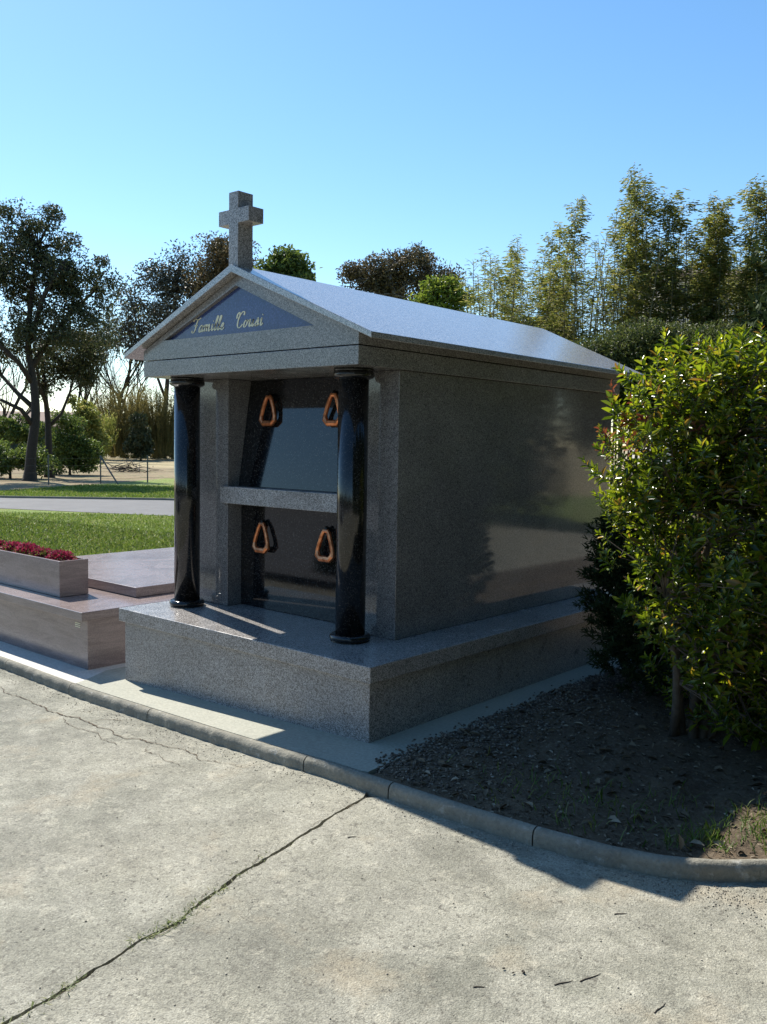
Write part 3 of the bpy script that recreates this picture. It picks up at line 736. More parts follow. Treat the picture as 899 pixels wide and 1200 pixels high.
sheet('unseen_dark_ground', [(-60, -60), (40, -60), (40, -8.2), (-3.2, -8.2), (-3.0, -3.6), (-4.2, -2.7), (-60, -2.5)], -.05, M['path'])  # unseen ground, added dark so the lower door mirrors less lit surface
def hedge(name, label, a, b, h, wd_, nlf, L):
    a, b = Vector(a), Vector(b); root = thing(name, ((a.x + b.x) / 2, (a.y + b.y) / 2, -.2), label, 'hedge'); d = (b - a).normalized(); nn = Vector((-d.y, d.x))
    u = rng.uniform(0, 1, nlf); z = rng.uniform(.0, 1, nlf) ** .8; y = rng.uniform(-.5, .5, nlf)
    bx = np.array([a.x + (b.x - a.x) * u, a.y + (b.y - a.y) * u]).T; prof = h * (.86 + .12 * np.sin(u * 31) + .07 * np.sin(u * 87 + 2))
    P = np.c_[bx + np.outer(y * wd_, [nn.x, nn.y]), z * prof]
    V, F = leaves(P, rdir(nlf), rdir(nlf), rng.uniform(.7, 1.3, nlf) * L, .5 * L); np_obj('foliage', V, F, M['leaf_dark'], root)
    mb = MB(); k_ = int((b - a).length / 1.2)
    for i in range(k_ + 1):
        p = a.lerp(b, i / k_); mb.tube([(p.x, p.y, -.25), (p.x + .05, p.y, h * .5), (p.x, p.y + .1, h * .8)], [.07, .05, .02], 6)
    mb.build('stems', M['bark'], root); return root
hedge('hedge', 'long dark unseen hedge added behind the viewer to darken the lower door reflection', (-34, -13.5), (14, -15), 3.0, 1.6, 90000, .12)  # added out of view to darken what the lower door mirrors
hedge('hedge', 'very tall dark tree screen added to block sky light right of the bed, beyond the right edge of the picture', (6.6, -6), (7.8, 15), 12, 2.4, 160000, .18)  # added out of view to cut sky light on the right side and bed

# twigs and droppings on the road
def twig(x, y, ang, L):
    mb = MB(); z = hp(x) - .0685; c, s_ = math.cos(ang), math.sin(ang)
    mb.tube([(x + c * L * t - s_ * .002 * math.sin(t * 7), y + s_ * L * t + c * .003 * math.sin(t * 4), z) for t in (0, .25, .5, .75, 1)], [.002, .0022, .0017, .0013, .0006], 5)
    return mb.build('twig', M['twig'], origin=(x, y, z))
for i, (x, y, a, L) in enumerate([(1.724, -.603, .9, .05), (1.83, -1.05, 1.25, .09), (1.78, -1.12, 1.1, .07), (2.07, -1.04, 1.5, .07), (1.60, -1.30, .8, .04), (.60, -.80, 1.1, .04)]):
    tag(twig(x, y, a, L), ['thin dark twig on the concrete road nearest the kerb', 'upper of two parallel dark twigs low on the road', 'lower of two parallel dark twigs low on the road',
                        'short twig lying at the bottom right of the road', 'faint short twig left of the two parallel twigs', 'tiny twig on the road just right of the open joint'][i], 'twig', 'twigs scattered on the road')
for i, (x, y, r_) in enumerate([(1.618, -1.159, .006), (1.676, -1.134, .008), (1.655, -1.155, .005), (1.735, -1.09, .004), (1.52, -.99, .005), (1.30, -.80, .005)]):
    mb = MB(); z = hp(x) - .066
    for q in range(2):
        mb.lathe((x + rng.normal(0, .003), y + rng.normal(0, .003)), [(.001, z), (r_ * .6, z + .001), (r_ * .5, z + r_ * .5), (.001, z + r_ * .7)], 7)
    tag(mb.build('pebble', M['twig'], origin=(x, y, z)), ['dark crumb left of the pair low on the road', 'larger dark crumb beside the parallel twigs', 'dark crumb touching the larger crumb on the road', 'dark crumb just above the parallel twigs', 'lone dark crumb in the middle of the road', 'lone dark crumb nearer the shadow edge on the road'][i], 'pebble', 'dark crumbs on the road')

# ------------------------------------------------------------------ plants
def rot_about(v, ax, a): return Matrix.Rotation(a, 3, ax) @ v

# --- the big glossy shrub in the bed
shb = thing('shrub', (1.2, 1.32, .0), 'large glossy green shrub with a few red leaves on the bed at the right', 'shrub')
blobs = [(868, 515, 4.75, .52, .50), (795, 478, 4.75, .32, .33), (765, 560, 4.7, .28, .36), (870, 650, 4.7, .55, .50), (790, 700, 4.6, .22, .34), (850, 750, 4.6, .34, .30), (960, 570, 4.7, .58, .72), (990, 740, 4.9, .55, .6), (755, 640, 4.75, .20, .28), (900, 455, 4.9, .38, .26), (900, 830, 4.7, .34, .20), (780, 520, 4.6, .26, .3), (738, 535, 4.65, .17, .22), (745, 600, 4.7, .15, .2), (840, 800, 5.1, .36, .24), (890, 850, 4.9, .36, .20), (960, 850, 4.8, .4, .25)]
stem = MB(); twg = MB()
base = Vector((1.32, 1.42, -.02)); stems = []
for (bx_, by_, px, py, d_) in ((1.17, 1.33, 795, 600, 4.8), (1.24, 1.30, 850, 520, 4.8), (1.27, 1.34, 900, 640, 4.85), (1.22, 1.40, 830, 480, 5.0), (1.14, 1.28, 780, 700, 4.65), (1.30, 1.38, 930, 560, 4.9)):
    a = Vector((bx_, by_, -.03)); b = at(px, py, d_); mid = a.lerp(b, .5) + Vector((random.uniform(-.06, .06), random.uniform(-.06, .06), .08))
    pts = [a, a.lerp(mid, .5) + Vector((random.uniform(-.02, .02), random.uniform(-.02, .02), 0)), mid, mid.lerp(b, .5) + Vector((random.uniform(-.04, .04), 0, .02)), b]
    stem.tube(pts, [.028, .024, .019, .013, .007], 8); stems.append(pts)
allp = [q for s_ in stems for q in [s_[1].lerp(s_[2], .5), s_[2], s_[3], s_[2].lerp(s_[3], .5), s_[4]]]
tips = []
tot = sum(b[3] ** 2 * b[4] for b in blobs)
for (px, py, d_, r_, rz_) in blobs:
    c = at(px, py, d_); nsh = int(2600 * (r_ ** 2 * rz_) / tot)
    for _ in range(nsh):
        u = Vector(rdir(1)[0]); k_ = random.uniform(.35, 1) ** .5 * (1 + random.uniform(-.06, .14))
        p = c + Vector((u.x * r_, u.y * r_, u.z * rz_)) * k_
        if p.z < .06: continue
        tips.append((p, u, k_))
C_, D_, N_, L_, W_ = [], [], [], [], []
Rc = [[], [], [], [], []]
for (p, u, k_) in tips:
    q = min(allp, key=lambda a: (a - p).length + random.uniform(0, .25))
    if random.random() < .4:
        mid = q.lerp(p, .5) + Vector((0, 0, .04)); twg.tube([q, mid, p], [.006, .004, .002], 4)
    ax = (Vector((u.x, u.y, u.z * .5)) * .7 + Vector((random.gauss(0, .3), random.gauss(0, .3), .9))).normalized()
    L0 = random.uniform(.07, .12); twg.tube([p, p + ax * L0], [.002, .0012], 3)
    red = (p - at(715, 500, 4.6)).length < .22 and random.random() < .40 or random.random() < .012
    nl = random.randint(11, 16); a0 = random.uniform(0, 6)
    sc = random.choice((random.uniform(.5, .85), random.uniform(.8, 1.25)))
    e1 = ax.orthogonal().normalized(); e2 = ax.cross(e1)
    for j in range(nl):
        t = j / nl; a = a0 + j * 2.4
        rad = e1 * math.cos(a) + e2 * math.sin(a)
        dr = (rad * (1.15 - .8 * t) + ax * (.25 + .9 * t) + Vector((0, 0, -.1))).normalized()
        nn = (ax - rad * .3 + Vector((random.gauss(0, .25), random.gauss(0, .25), random.gauss(0, .25)))).normalized()
        T_ = Rc if red else (C_, D_, N_, L_, W_)
        T_[0].append(p + ax * L0 * t); T_[1].append(dr); T_[2].append(nn)
        L = random.uniform(.054, .086) * sc * (1 - .35 * t); T_[3].append(L); T_[4].append(L * random.uniform(.34, .44))
V, F = leaves(C_, D_, N_, np.array(L_), np.array(W_), .3)
np_obj('foliage', V, F, M['leaf_shrub'], shb, smooth=False)
V, F = leaves(Rc[0], Rc[1], Rc[2], np.array(Rc[3]), np.array(Rc[4]), .3)
tag(np_obj('young_leaves', V, F, M['leaf_red'], shb), 'reddish young leaves')
stem.build('stems', M['bark_shrub'], shb, smooth=True); twg.build('twigs', M['bark_shrub'], shb)

# --- the dark juniper behind it
jn = thing('juniper', (.72, 2.35, -.02), 'dark needle-leaved bush in the shade between mausoleum wall and glossy shrub', 'bush')
C_, D_ = [], []
mb = MB()
for (px, py, d_, r_, rz_, nn_) in ((755, 700, 5.95, .32, .50, 300), (746, 645, 6.0, .22, .32, 150), (772, 760, 5.7, .36, .34, 220), (765, 600, 6.1, .20, .24, 80), (800, 700, 5.9, .40, .60, 240)):
    c = at(px, py, d_)
    for _ in range(nn_):
        u = Vector(rdir(1)[0]); k_ = random.uniform(.2, 1) ** .4
        p = c + Vector((u.x * r_, u.y * r_, u.z * rz_)) * k_
        ax = (Vector((u.x, u.y, u.z * .3)) + Vector((random.gauss(0, .3), random.gauss(0, .3), .5))).normalized()
        if random.random() < .2: mb.tube([Vector((.72, 2.35, .2)).lerp(p, .4), p], [.006, .002], 3)
        for j in range(34):
            t = random.random(); C_.append(p + ax * .14 * t); D_.append((Vector(rdir(1)[0]) + ax * .9))
n = len(C_); V, F = leaves(C_, D_, rdir(n), rng.uniform(.03, .06, n), rng.uniform(.006, .011, n))
np_obj('foliage', V, F, M['leaf_dark'], jn)
mb.tube([(.72, 2.35, -.05), (.74, 2.34, .5), (.76, 2.3, .9)], [.05, .035, .02], 8); mb.build('stems', M['bark'], jn)

# --- far trees: trunk and limbs plus a crown of leafy clumps with gaps
def tree(name, label, cat_, trunk, depth, r0, blobs, ncl, lpc, L, leafm, barkm='bark', dth=1.0, clump=.5, group=None, limbs=None, twigs=2, ztop=True):
    pts = [at(px, py, depth) for px, py in trunk]; pts[0].z = -.3 if True else 0
    root = thing(name, (pts[0].x, pts[0].y, -.15), label, cat_, group)
    mb = MB(); n = len(pts)
    fine_ = []
    for i in range(n - 1):
        for k_ in range(4): fine_.append(Vector([cat([(pts[j].x, pts[j].z) for j in range(n)], k_ / 4, i)[0], cat([(pts[j].y, pts[j].z) for j in range(n)], k_ / 4, i)[0], cat([(pts[j].x, pts[j].z) for j in range(n)], k_ / 4, i)[1]]))
    fine_.append(pts[-1]); m_ = len(fine_)
    rad = [r0 * (1.0 + .7 * max(0, 1 - i / (m_ * .12)) ** 2) * (1 - .75 * i / m_) for i in range(m_)]
    mb.tube(fine_, rad, 9)
    start = fine_[int(m_ * .45):]
    for lm in (limbs or []):
        lp = [at(px, py, depth + dd) for px, py, dd in lm]
        mb.tube(lp, [r0 * (.5 - .38 * i / len(lp)) for i in range(len(lp))], 7); start += lp[1:]
    tot = sum(b[2] * b[3] for b in blobs); C, Nn = [], []
    for (px, py, rx, ry) in blobs:
        kx = rx / 1047.57 * depth; kz = ry / 1047.57 * depth; c = at(px, py, depth)
        for _ in range(max(1, int(ncl * rx * ry / tot))):
            u = Vector(rdir(1)[0]); k_ = random.uniform(.15, 1) ** .45
            off = CR * (u.x * kx * k_) + Vector((CF.x, CF.y, 0)).normalized() * (u.y * kx * dth * k_) + Vector((0, 0, u.z * kz * k_))
            p = c + off; q = min(start, key=lambda a: (a - p).length + random.uniform(0, kx * .5))
            mid = q.lerp(p, .5) + Vector((random.gauss(0, .12), random.gauss(0, .12), random.uniform(0, .3))) * kx * .3
            mb.tube([q, q.lerp(mid, .5), mid, p], [r0 * .16, r0 * .12, r0 * .09, r0 * .03], 4)
            cs = clump * random.uniform(.55, 1.25)
            for _t in range(twigs):
                e = p + Vector(rdir(1)[0]) * cs; mb.tube([mid.lerp(p, .6), e], [r0 * .05, r0 * .02], 3)
            nl = int(lpc * random.uniform(.6, 1.3)); g = rng.normal(size=(nl, 3)); g = g / np.maximum(1, np.linalg.norm(g, axis=1, keepdims=True) / 1.6)
            C.append(np.array(p) + g * cs * np.array([.6, .6, .42]))
    C = np.concatenate(C); n = len(C)
    if L > 0:
        V, F = leaves(C, rdir(n, -.1), rdir(n, .4), rng.uniform(.7, 1.3, n) * L, rng.uniform(.35, .6, n) * L)
        np_obj('crown', V, F, M[leafm], root)
    mb.build('trunk', M[barkm], root, smooth=True)
    return root

tree('tree', 'tall dark evergreen tree at the far left with a leaning trunk in the lawn edge', 'tree', [(35, 566), (37, 530), (42, 485), (39, 445), (33, 400), (38, 340), (45, 290)], 35.7, .23,
     [(34, 310, 52, 46), (-35, 320, 70, 70), (82, 325, 42, 40), (108, 345, 30, 32), (104, 385, 36, 28), (60, 385, 46, 36), (0, 400, 42, 36), (45, 262, 28, 20), (75, 285, 18, 12), (10, 270, 30, 26), (127, 325, 10, 12), (92, 290, 8, 8), (58, 250, 8, 8), (130, 350, 10, 8), (118, 310, 8, 6)],
     250, 130, .13, 'leaf_olive', clump=.55, dth=.8,
     limbs=[[(39, 450, 0), (22, 425, -.5), (-5, 400, -1), (-40, 360, -1)], [(38, 430, 0), (60, 395, .5), (90, 360, 1), (112, 340, 1)], [(42, 480, 0), (22, 462, .3), (2, 440, .8), (-22, 425, 1)], [(36, 400, 0), (50, 350, -.7), (72, 310, -1)], [(40, 500, 0), (25, 480, -.4), (0, 468, -.8)]])
tree('tree', 'forked dark tree just right of the tall leaning trunk with hanging leafy clumps', 'tree', [(58, 545), (57, 515), (56, 490), (53, 462), (50, 430), (48, 400)], 39, .17,
     [(82, 412, 34, 30), (60, 428, 26, 26), (100, 435, 16, 24), (112, 400, 26, 22), (48, 450, 12, 14)], 90, 110, .13, 'leaf_olive', clump=.6,
     limbs=[[(57, 500, 0), (72, 485, .4), (82, 460, .8), (88, 435, 1)], [(56, 480, 0), (46, 450, -.5), (42, 425, -.8)]])
tree('tree', 'tall sparse grey-green tree left of the gable behind the pediment', 'tree', [(190, 535), (192, 500), (196, 450), (200, 400), (206, 350), (210, 310)], 88, .3,
     [(205, 312, 28, 26), (222, 345, 34, 38), (180, 330, 24, 24), (200, 370, 40, 34), (160, 350, 20, 14), (158, 378, 30, 20), (172, 405, 32, 16), (240, 385, 30, 30)],
     170, 80, .32, 'leaf_grey', clump=1.5, dth=.8, twigs=4,
     limbs=[[(195, 470, 0), (180, 430, .3), (168, 395, .6), (158, 370, .6)], [(198, 430, 0), (215, 385, -.4), (228, 350, -.6)]])
tree('tree', 'dense rounded dark tree top directly left of the stone cross', 'tree', [(262, 535), (262, 480), (260, 400), (258, 330)], 86, .4,
     [(252, 300, 22, 22), (272, 305, 26, 26), (240, 330, 20, 20), (262, 340, 30, 24), (290, 330, 22, 26)], 110, 110, .28, 'leaf_brown', clump=1.2)
tree('tree', 'small light green tree showing over the roof right of the cross', 'tree', [(340, 545), (338, 450), (336, 350)], 30, .2,
     [(338, 306, 14, 13), (326, 318, 14, 9), (351, 316, 12, 9), (340, 345, 26, 20), (318, 324, 8, 5), (358, 326, 8, 6)], 85, 90, .17, 'leaf_green', clump=.42)
tree('tree', 'broad bronze-leaved tree with pale limbs above the roof ridge', 'tree', [(470, 545), (468, 450), (466, 390), (470, 345)], 38, .34,
     [(428, 325, 24, 18), (412, 318, 12, 14), (450, 318, 22, 20), (482, 312, 32, 20), (512, 330, 26, 18), (440, 345, 30, 16), (478, 345, 40, 22), (530, 345, 12, 14)],
     190, 100, .13, 'leaf_brown', 'bark_pale', clump=.52, limbs=[[(468, 400, 0), (450, 360, 0), (438, 335, 0)], [(467, 390, 0), (490, 350, .4), (505, 330, .5)], [(467, 380, 0), (462, 345, -.4), (455, 315, -.5)]])
tree('tree', 'yellow-green young tree in front of the bronze-leaved crown', 'tree', [(520, 545), (516, 450), (512, 370)], 26, .14,
     [(512, 346, 16, 14), (530, 340, 10, 14), (494, 352, 14, 6), (520, 372, 26, 14), (505, 334, 6, 6), (540, 352, 8, 10)], 70, 60, .13, 'leaf_lime', clump=.3)

# --- bare trees behind
def bare(name, label, px, py, depth, h, r0, seed, group=None, lean=0.0, leafy=0):
    rnd = random.Random(seed); b = at(px, py, depth); b.z = -.3
    root = thing(name, (b.x, b.y, -.15), label, 'tree', group); mb = MB(); ends = []
    def grow(p, d, L, r_, lev):
        n = 4; pts = [p]; q = p.copy(); dd = d.copy()
        for i in range(n):
            dd = (dd + Vector((rnd.gauss(0, .1), rnd.gauss(0, .1), .05))).normalized(); q = q + dd * L / n; pts.append(q.copy())
        mb.tube(pts, [r_ * (1 - .45 * i / n) for i in range(n + 1)], 6 if lev < 2 else 3)
        if lev >= 5: ends.append(q); return
        for k_ in range(3 if lev > 0 else 5):
            j = rnd.randint(1, n) if k_ else n
            ax = Vector((rnd.gauss(0, 1), rnd.gauss(0, 1), rnd.gauss(0, .4))).normalized()
            nd = (rot_about(dd, ax, rnd.uniform(.25, .75)) + Vector((0, 0, .18))).normalized()
            grow(pts[j], nd, L * rnd.uniform(.58, .8), r_ * .55, lev + 1)
    grow(b, Vector((lean, 0, 1)).normalized(), h * .34, r0, 0)
    mb.build('trunk', M['bark'], root)
    if leafy:
        E_ = np.array([tuple(e) for e in ends]); C = E_[rng.integers(0, len(E_), leafy)] + rng.normal(0, .15, (leafy, 3))
        V, F = leaves(C, rdir(leafy), rdir(leafy), .11, .05); np_obj('crown', V, F, M['leaf_bamboo'], root)
bare('bare_tree', 'leafless branching tree between the dark trees and the gable', 132, 530, 88, 19, .24, 3, leafy=1500)
bare('bare_tree', 'leafless tree with fine twigs close behind the golden withies', 166, 530, 90, 18, .22, 5, leafy=700)
bare('bare_tree', 'leafless tree reaching in low from the left edge of the picture', -8, 540, 60, 12, .2, 8)
bare('bare_tree', 'slim leafless tree behind the forked dark tree', 95, 535, 80, 16, .2, 12, leafy=1200)

# --- golden withies, green bushes and dark hedge
def withy(name, label, px, depth, hpx, wpx, n, mat, group, dark=False):
    b = at(px, 545, depth); b.z = -.2
    root = thing(name, (b.x, b.y, -.15), label, 'bush', group)
    w_ = wpx / 1047.57 * depth; h = hpx / 1047.57 * depth
    a = rng.uniform(0, 6.28, n); r_ = np.sqrt(rng.uniform(0, 1, n)) * w_ * .45
    C = np.array(b) + np.c_[np.cos(a) * r_ * .7, np.sin(a) * r_ * .7, np.zeros(n)]
    D = unit(np.c_[np.cos(a) * r_ * .55 / w_ + rng.normal(0, .1, n), np.sin(a) * r_ * .55 / w_ + rng.normal(0, .1, n), np.ones(n)])
    Ln = rng.uniform(.55, 1.05, n) * h
    V, F = leaves(C, D, rdir(n), Ln, .05, .1, .004); np_obj('stems', V, F, M[mat], root)
    m_ = n * 30; i = rng.integers(0, n, m_); t = rng.uniform(.3, 1.0, m_)
    C2 = C[i] + D[i] * (Ln[i] * t)[:, None] + rng.normal(0, .06, (m_, 3))
    V, F = leaves(C2, unit(D[i] + rng.normal(0, .5, (m_, 3))), rdir(m_), rng.uniform(.12, .26, m_), .055); np_obj('foliage', V, F, M[mat], root)
withy('withy_bush', 'golden withy clump seen right of the green bushes', 142, 80, 88, 62, 420, 'straw', 'golden withy clumps')
withy('withy_bush', 'golden withy clump nearest the left black column', 190, 82, 84, 60, 420, 'straw', 'golden withy clumps')
withy('withy_bush', 'low yellow-green withy clump left of the two golden ones', 112, 70, 56, 40, 260, 'leaf_bamboo', 'golden withy clumps')
def bush(name, label, blobs, depth, ncl, lpc, L, mat, group=None, cat_='bush', cl=.4, dth=1.0):
    return tree(name, label, cat_, [(blobs[0][0], 556), (blobs[0][0], blobs[0][1] + 5)], depth, .07, blobs, ncl, lpc, L, mat, clump=cl, group=group, dth=dth)
bush('bush', 'green bush behind the trunk of the tall leaning tree', [(12, 533, 30, 20), (40, 540, 24, 16), (-20, 535, 30, 22)], 37.5, 60, 110, .15, 'leaf_green')
bush('bush', 'leafy green bush between the forked tree and the golden withies', [(82, 528, 24, 26), (100, 535, 18, 22), (75, 500, 18, 18), (62, 545, 14, 12)], 42, 80, 110, .15, 'leaf_green')
bush('bush', 'dark undergrowth below the golden withies', [(170, 524, 34, 14), (200, 522, 26, 16), (140, 526, 20, 11), (230, 525, 30, 22)], 86, 80, 170, .32, 'leaf_olive')
def tree_line(name, label, px0, px1, d, top0, top1, nlf, L):
    px = rng.uniform(px0, px1, nlf); base = np.array([tuple(at(px0, 520, d)), tuple(at(px1, 520, d))]); t = (px - px0) / (px1 - px0)
    xy = base[0] * (1 - t)[:, None] + base[1] * t[:, None]; Cf = np.array([CF.x, CF.y]); dd = rng.uniform(0, 9, nlf)
    hmax = np.array([at((px0 + px1) / 2, top0, d).z, at((px0 + px1) / 2, top1, d).z])
    prof = hmax[0] + (hmax[1] - hmax[0]) * (.5 + .3 * np.sin(px * .11) + .2 * np.sin(px * .31 + 1)); z = rng.uniform(0, 1, nlf) ** .7 * prof
    P = np.c_[xy[:, :2] + dd[:, None] * Cf, z]; V, F = leaves(P, rdir(nlf), rdir(nlf), rng.uniform(.6, 1.3, nlf) * L, L * .6)
    tag(np_obj(name, V, F, M['leaf_olive']), label, 'tree line', kind='stuff')
tree_line('distant_trees', 'low far-off line of dark trees closing the horizon behind the golden withies', 60, 420, 150, 511, 497, 26000, .8)
bush('bush', 'olive bush in front of the leftmost golden withies', [(100, 500, 20, 26), (112, 520, 18, 20), (92, 478, 12, 16)], 58, 60, 100, .2, 'leaf_bamboo')
bush('bush', 'tall olive-green bush between the two dark tree trunks and the pink-roofed house', [(22, 505, 26, 20), (-10, 508, 30, 18), (50, 512, 20, 16)], 56, 80, 110, .2, 'leaf_green')
bush('bush', 'dark green bush standing between the golden withy clumps', [(165, 508, 12, 22), (160, 525, 16, 12)], 76, 50, 110, .28, 'leaf_olive')
# brush pile and straw mounds on the field
b0 = at(152, 551, 47); b0.z = -.2
mb = MB()
for _ in range(60):
    a = random.uniform(0, 6.28); p = b0 + Vector((random.gauss(0, .7), random.gauss(0, .5), random.uniform(0, .4)))
    mb.tube([p, p + Vector((math.cos(a) * .8, math.sin(a) * .8, random.uniform(-.1, .35)))], [.025, .01], 4)
tag(mb.build('brush_pile', M['bark'], origin=(b0.x, b0.y, -.2)), 'low heap of cut brown branches on the dry field behind the fence', 'brush pile', kind='stuff')

# --- wire fence
fz = at(120, 568, 33.5)
fn = thing('wire_fence', (fz.x, fz.y, -.15), 'thin wire fence with metal posts along the far edge of the grass', 'fence')
fp = []
for px, d_ in ((-20, 31), (57, 33), (118, 34.5), (173, 36), (232, 37.5)):
    q = at(px, 560, d_); fp.append(Vector((q.x, q.y, -.15)))
    mb = MB(); mb.tube([(q.x, q.y, -.2), (q.x, q.y, .95)], .028, 6); mb.build('post', M['wire'], fn)
q = fp[2]; q2 = at(139, 566, 34.0)
mb = MB(); mb.tube([(q.x, q.y, .9), (q2.x, q2.y, -.17)], .03, 6); mb.build('brace', M['wire'], fn)
mb = MB()
for z in (.05, .32, .58, .85):
    for a, b in zip(fp[:-1], fp[1:]): mb.tube([(a.x, a.y, z), ((a.x + b.x) / 2, (a.y + b.y) / 2, z - .03), (b.x, b.y, z)], .006, 3)
mb.build('wire', M['wire'], fn)

# --- houses
def house(name, label, px, depth, wpx, eave_py, ridge_py, dpt, wins=3, rz=0.0):
    c = at(px, 520, depth); W = wpx / 1047.57 * depth
    ze = at(px, eave_py, depth).z; zr_ = at(px, ridge_py, depth).z
    root = thing(name, (c.x, c.y, -.2), label, 'house'); X = Vector((CR.x, CR.y, 0)).normalized(); Y = Vector((CF.x, CF.y, 0)).normalized(); c.z = 0
    P = lambda a, b, z: c + X * a + Y * b + Vector((0, 0, z))
    mb = MB(); v = [P(a, b, z) for z in (-.3, ze) for a, b in ((-W / 2, 0), (W / 2, 0), (W / 2, dpt), (-W / 2, dpt))]
    v += [P(-W / 2, dpt / 2, zr_ - .12), P(W / 2, dpt / 2, zr_ - .12)]
    mb.add(v, [(0, 1, 5, 4), (1, 2, 6, 9, 5), (2, 3, 7, 6), (3, 0, 4, 8, 7)]); mb.build('wall', M['wall'], root)
    mb = MB(); o_ = .5
    r_ = [P(-W / 2 - o_, -o_, ze - .1), P(W / 2 + o_, -o_, ze - .1), P(W / 2 + o_, dpt / 2, zr_), P(-W / 2 - o_, dpt / 2, zr_), P(W / 2 + o_, dpt + o_, ze - .1), P(-W / 2 - o_, dpt + o_, ze - .1)]
    r2 = [q + Vector((0, 0, .14)) for q in r_]
    mb.add(r_ + r2, [(0, 3, 2, 1), (3, 5, 4, 2), (6, 7, 8, 9), (9, 8, 10, 11), (0, 1, 7, 6), (4, 5, 11, 10), (1, 2, 8, 7), (2, 4, 10, 8), (3, 0, 6, 9), (5, 3, 9, 11)])
    mb.build('roof', M['tile'], root)
    for i in range(wins):
        a = -W / 2 + W * (i + .5) / wins; mb = MB()
        q = [P(a - .5, -.02, ze - 1.5), P(a + .5, -.02, ze - 1.5), P(a + .5, -.02, ze - .5), P(a - .5, -.02, ze - .5)]
        q += [p + Y * .1 for p in q]
        mb.add(q, [(0, 1, 2, 3), (0, 4, 5, 1), (1, 5, 6, 2), (2, 6, 7, 3), (3, 7, 4, 0)]); mb.build('window', M['glass'], root)
    return root
house('house', 'long low house with a pinkish tiled roof far off at the left edge', 0, 75, 150, 499, 482, 8, 6)
house('house', 'house with a red-brown tiled roof hidden behind the tall bamboo', 835, 52, 110, 327, 306, 8, 3)
# low screen hedge in front of the left house
mb = MB(); a = at(-60, 530, 60); b = at(75, 530, 60); a.z = b.z = 0
d = (b - a).normalized(); nn = Vector((-d.y, d.x, 0)) * .3
zt_ = at(20, 507, 60).z
mb.prism([(a.x, a.y), (b.x, b.y), (b.x + nn.x, b.y + nn.y), (a.x + nn.x, a.y + nn.y)], -.25, zt_)
bf = mb.build('garden_wall', M['hedge_cloth']); tag(bf, 'dark green screened boundary wall below the far pink-roofed house', 'wall')
mb = MB(); mb.prism([(a.x - nn.x * .2, a.y - nn.y * .2), (b.x - nn.x * .2, b.y - nn.y * .2), (b.x + nn.x * 1.2, b.y + nn.y * 1.2), (a.x + nn.x * 1.2, a.y + nn.y * 1.2)], zt_ + .002, zt_ + .15)
mb.build('coping', M['wall'], bf)

# --- bamboo grove on the right
def bamboo_proto(seed, H, nl, mat, arch, bare_to, fe=.0, name='bamboo'):
    rnd = random.Random(seed); root = thing(name, (0, 0, 0), 'x', 'bamboo', 'bamboo stems behind the mausoleum'); mb = MB()
    pts = []; a = rnd.uniform(0, 6.28)
    for i in range(13):
        t = i / 12; k_ = arch * max(0, t - .45) ** 2 * H
        pts.append(Vector((math.cos(a) * k_ + .02 * math.sin(i), math.sin(a) * k_, H * t - k_ * .3)))
    mb.tube(pts, [.022 * (1 - .85 * i / 12) + .003 for i in range(13)], 6)
    C, D = [], []
    nb = 46
    for b in range(nb):
        t = bare_to + (1 - bare_to) * (b + rnd.random()) / nb; f = t * 12; i = min(int(f), 11); p = pts[i].lerp(pts[i + 1], f - i)
        aa = rnd.uniform(0, 6.28); Lb = (.28 + .5 * (1 - t)) * rnd.uniform(.5, 1.2)
        dr = Vector((math.cos(aa), math.sin(aa), rnd.uniform(.3, 1.1))).normalized(); e = p + dr * Lb + Vector((0, 0, -.12 * Lb))
        mb.tube([p, p.lerp(e, .5) + Vector((0, 0, .03)), e], [.005, .004, .002], 3)
        for j in range(int(nl / nb)):
            q = p.lerp(e, rnd.uniform(.25, 1.08)) + Vector((rnd.gauss(0, .05), rnd.gauss(0, .05), rnd.gauss(0, .05)))
            C.append(q); D.append((dr * .7 + Vector((rnd.gauss(0, .6), rnd.gauss(0, .6), -.5))).normalized())
    n = len(C); V, F = leaves(C, D, rdir(n, .6), rng.uniform(.07, .13, n), rng.uniform(.016, .028, n), .12)
    np_obj('foliage', V, F, M[mat], root); mb.build('culm', M['culm'], root, smooth=True)
    return root
protos = [bamboo_proto(1, 6, 1150, 'leaf_bamboo', .10, .35), bamboo_proto(2, 6, 1700, 'leaf_bamboo', .22, .30), bamboo_proto(3, 6, 1500, 'leaf_bamboo_dark', .15, .25),
          bamboo_proto(4, 6, 200, 'leaf_bamboo', .12, .45), bamboo_proto(5, 6, 2400, 'leaf_bamboo', .08, .40)]
slots = []
def bam(px, top, depth, k): slots.append((px, top, depth, k))
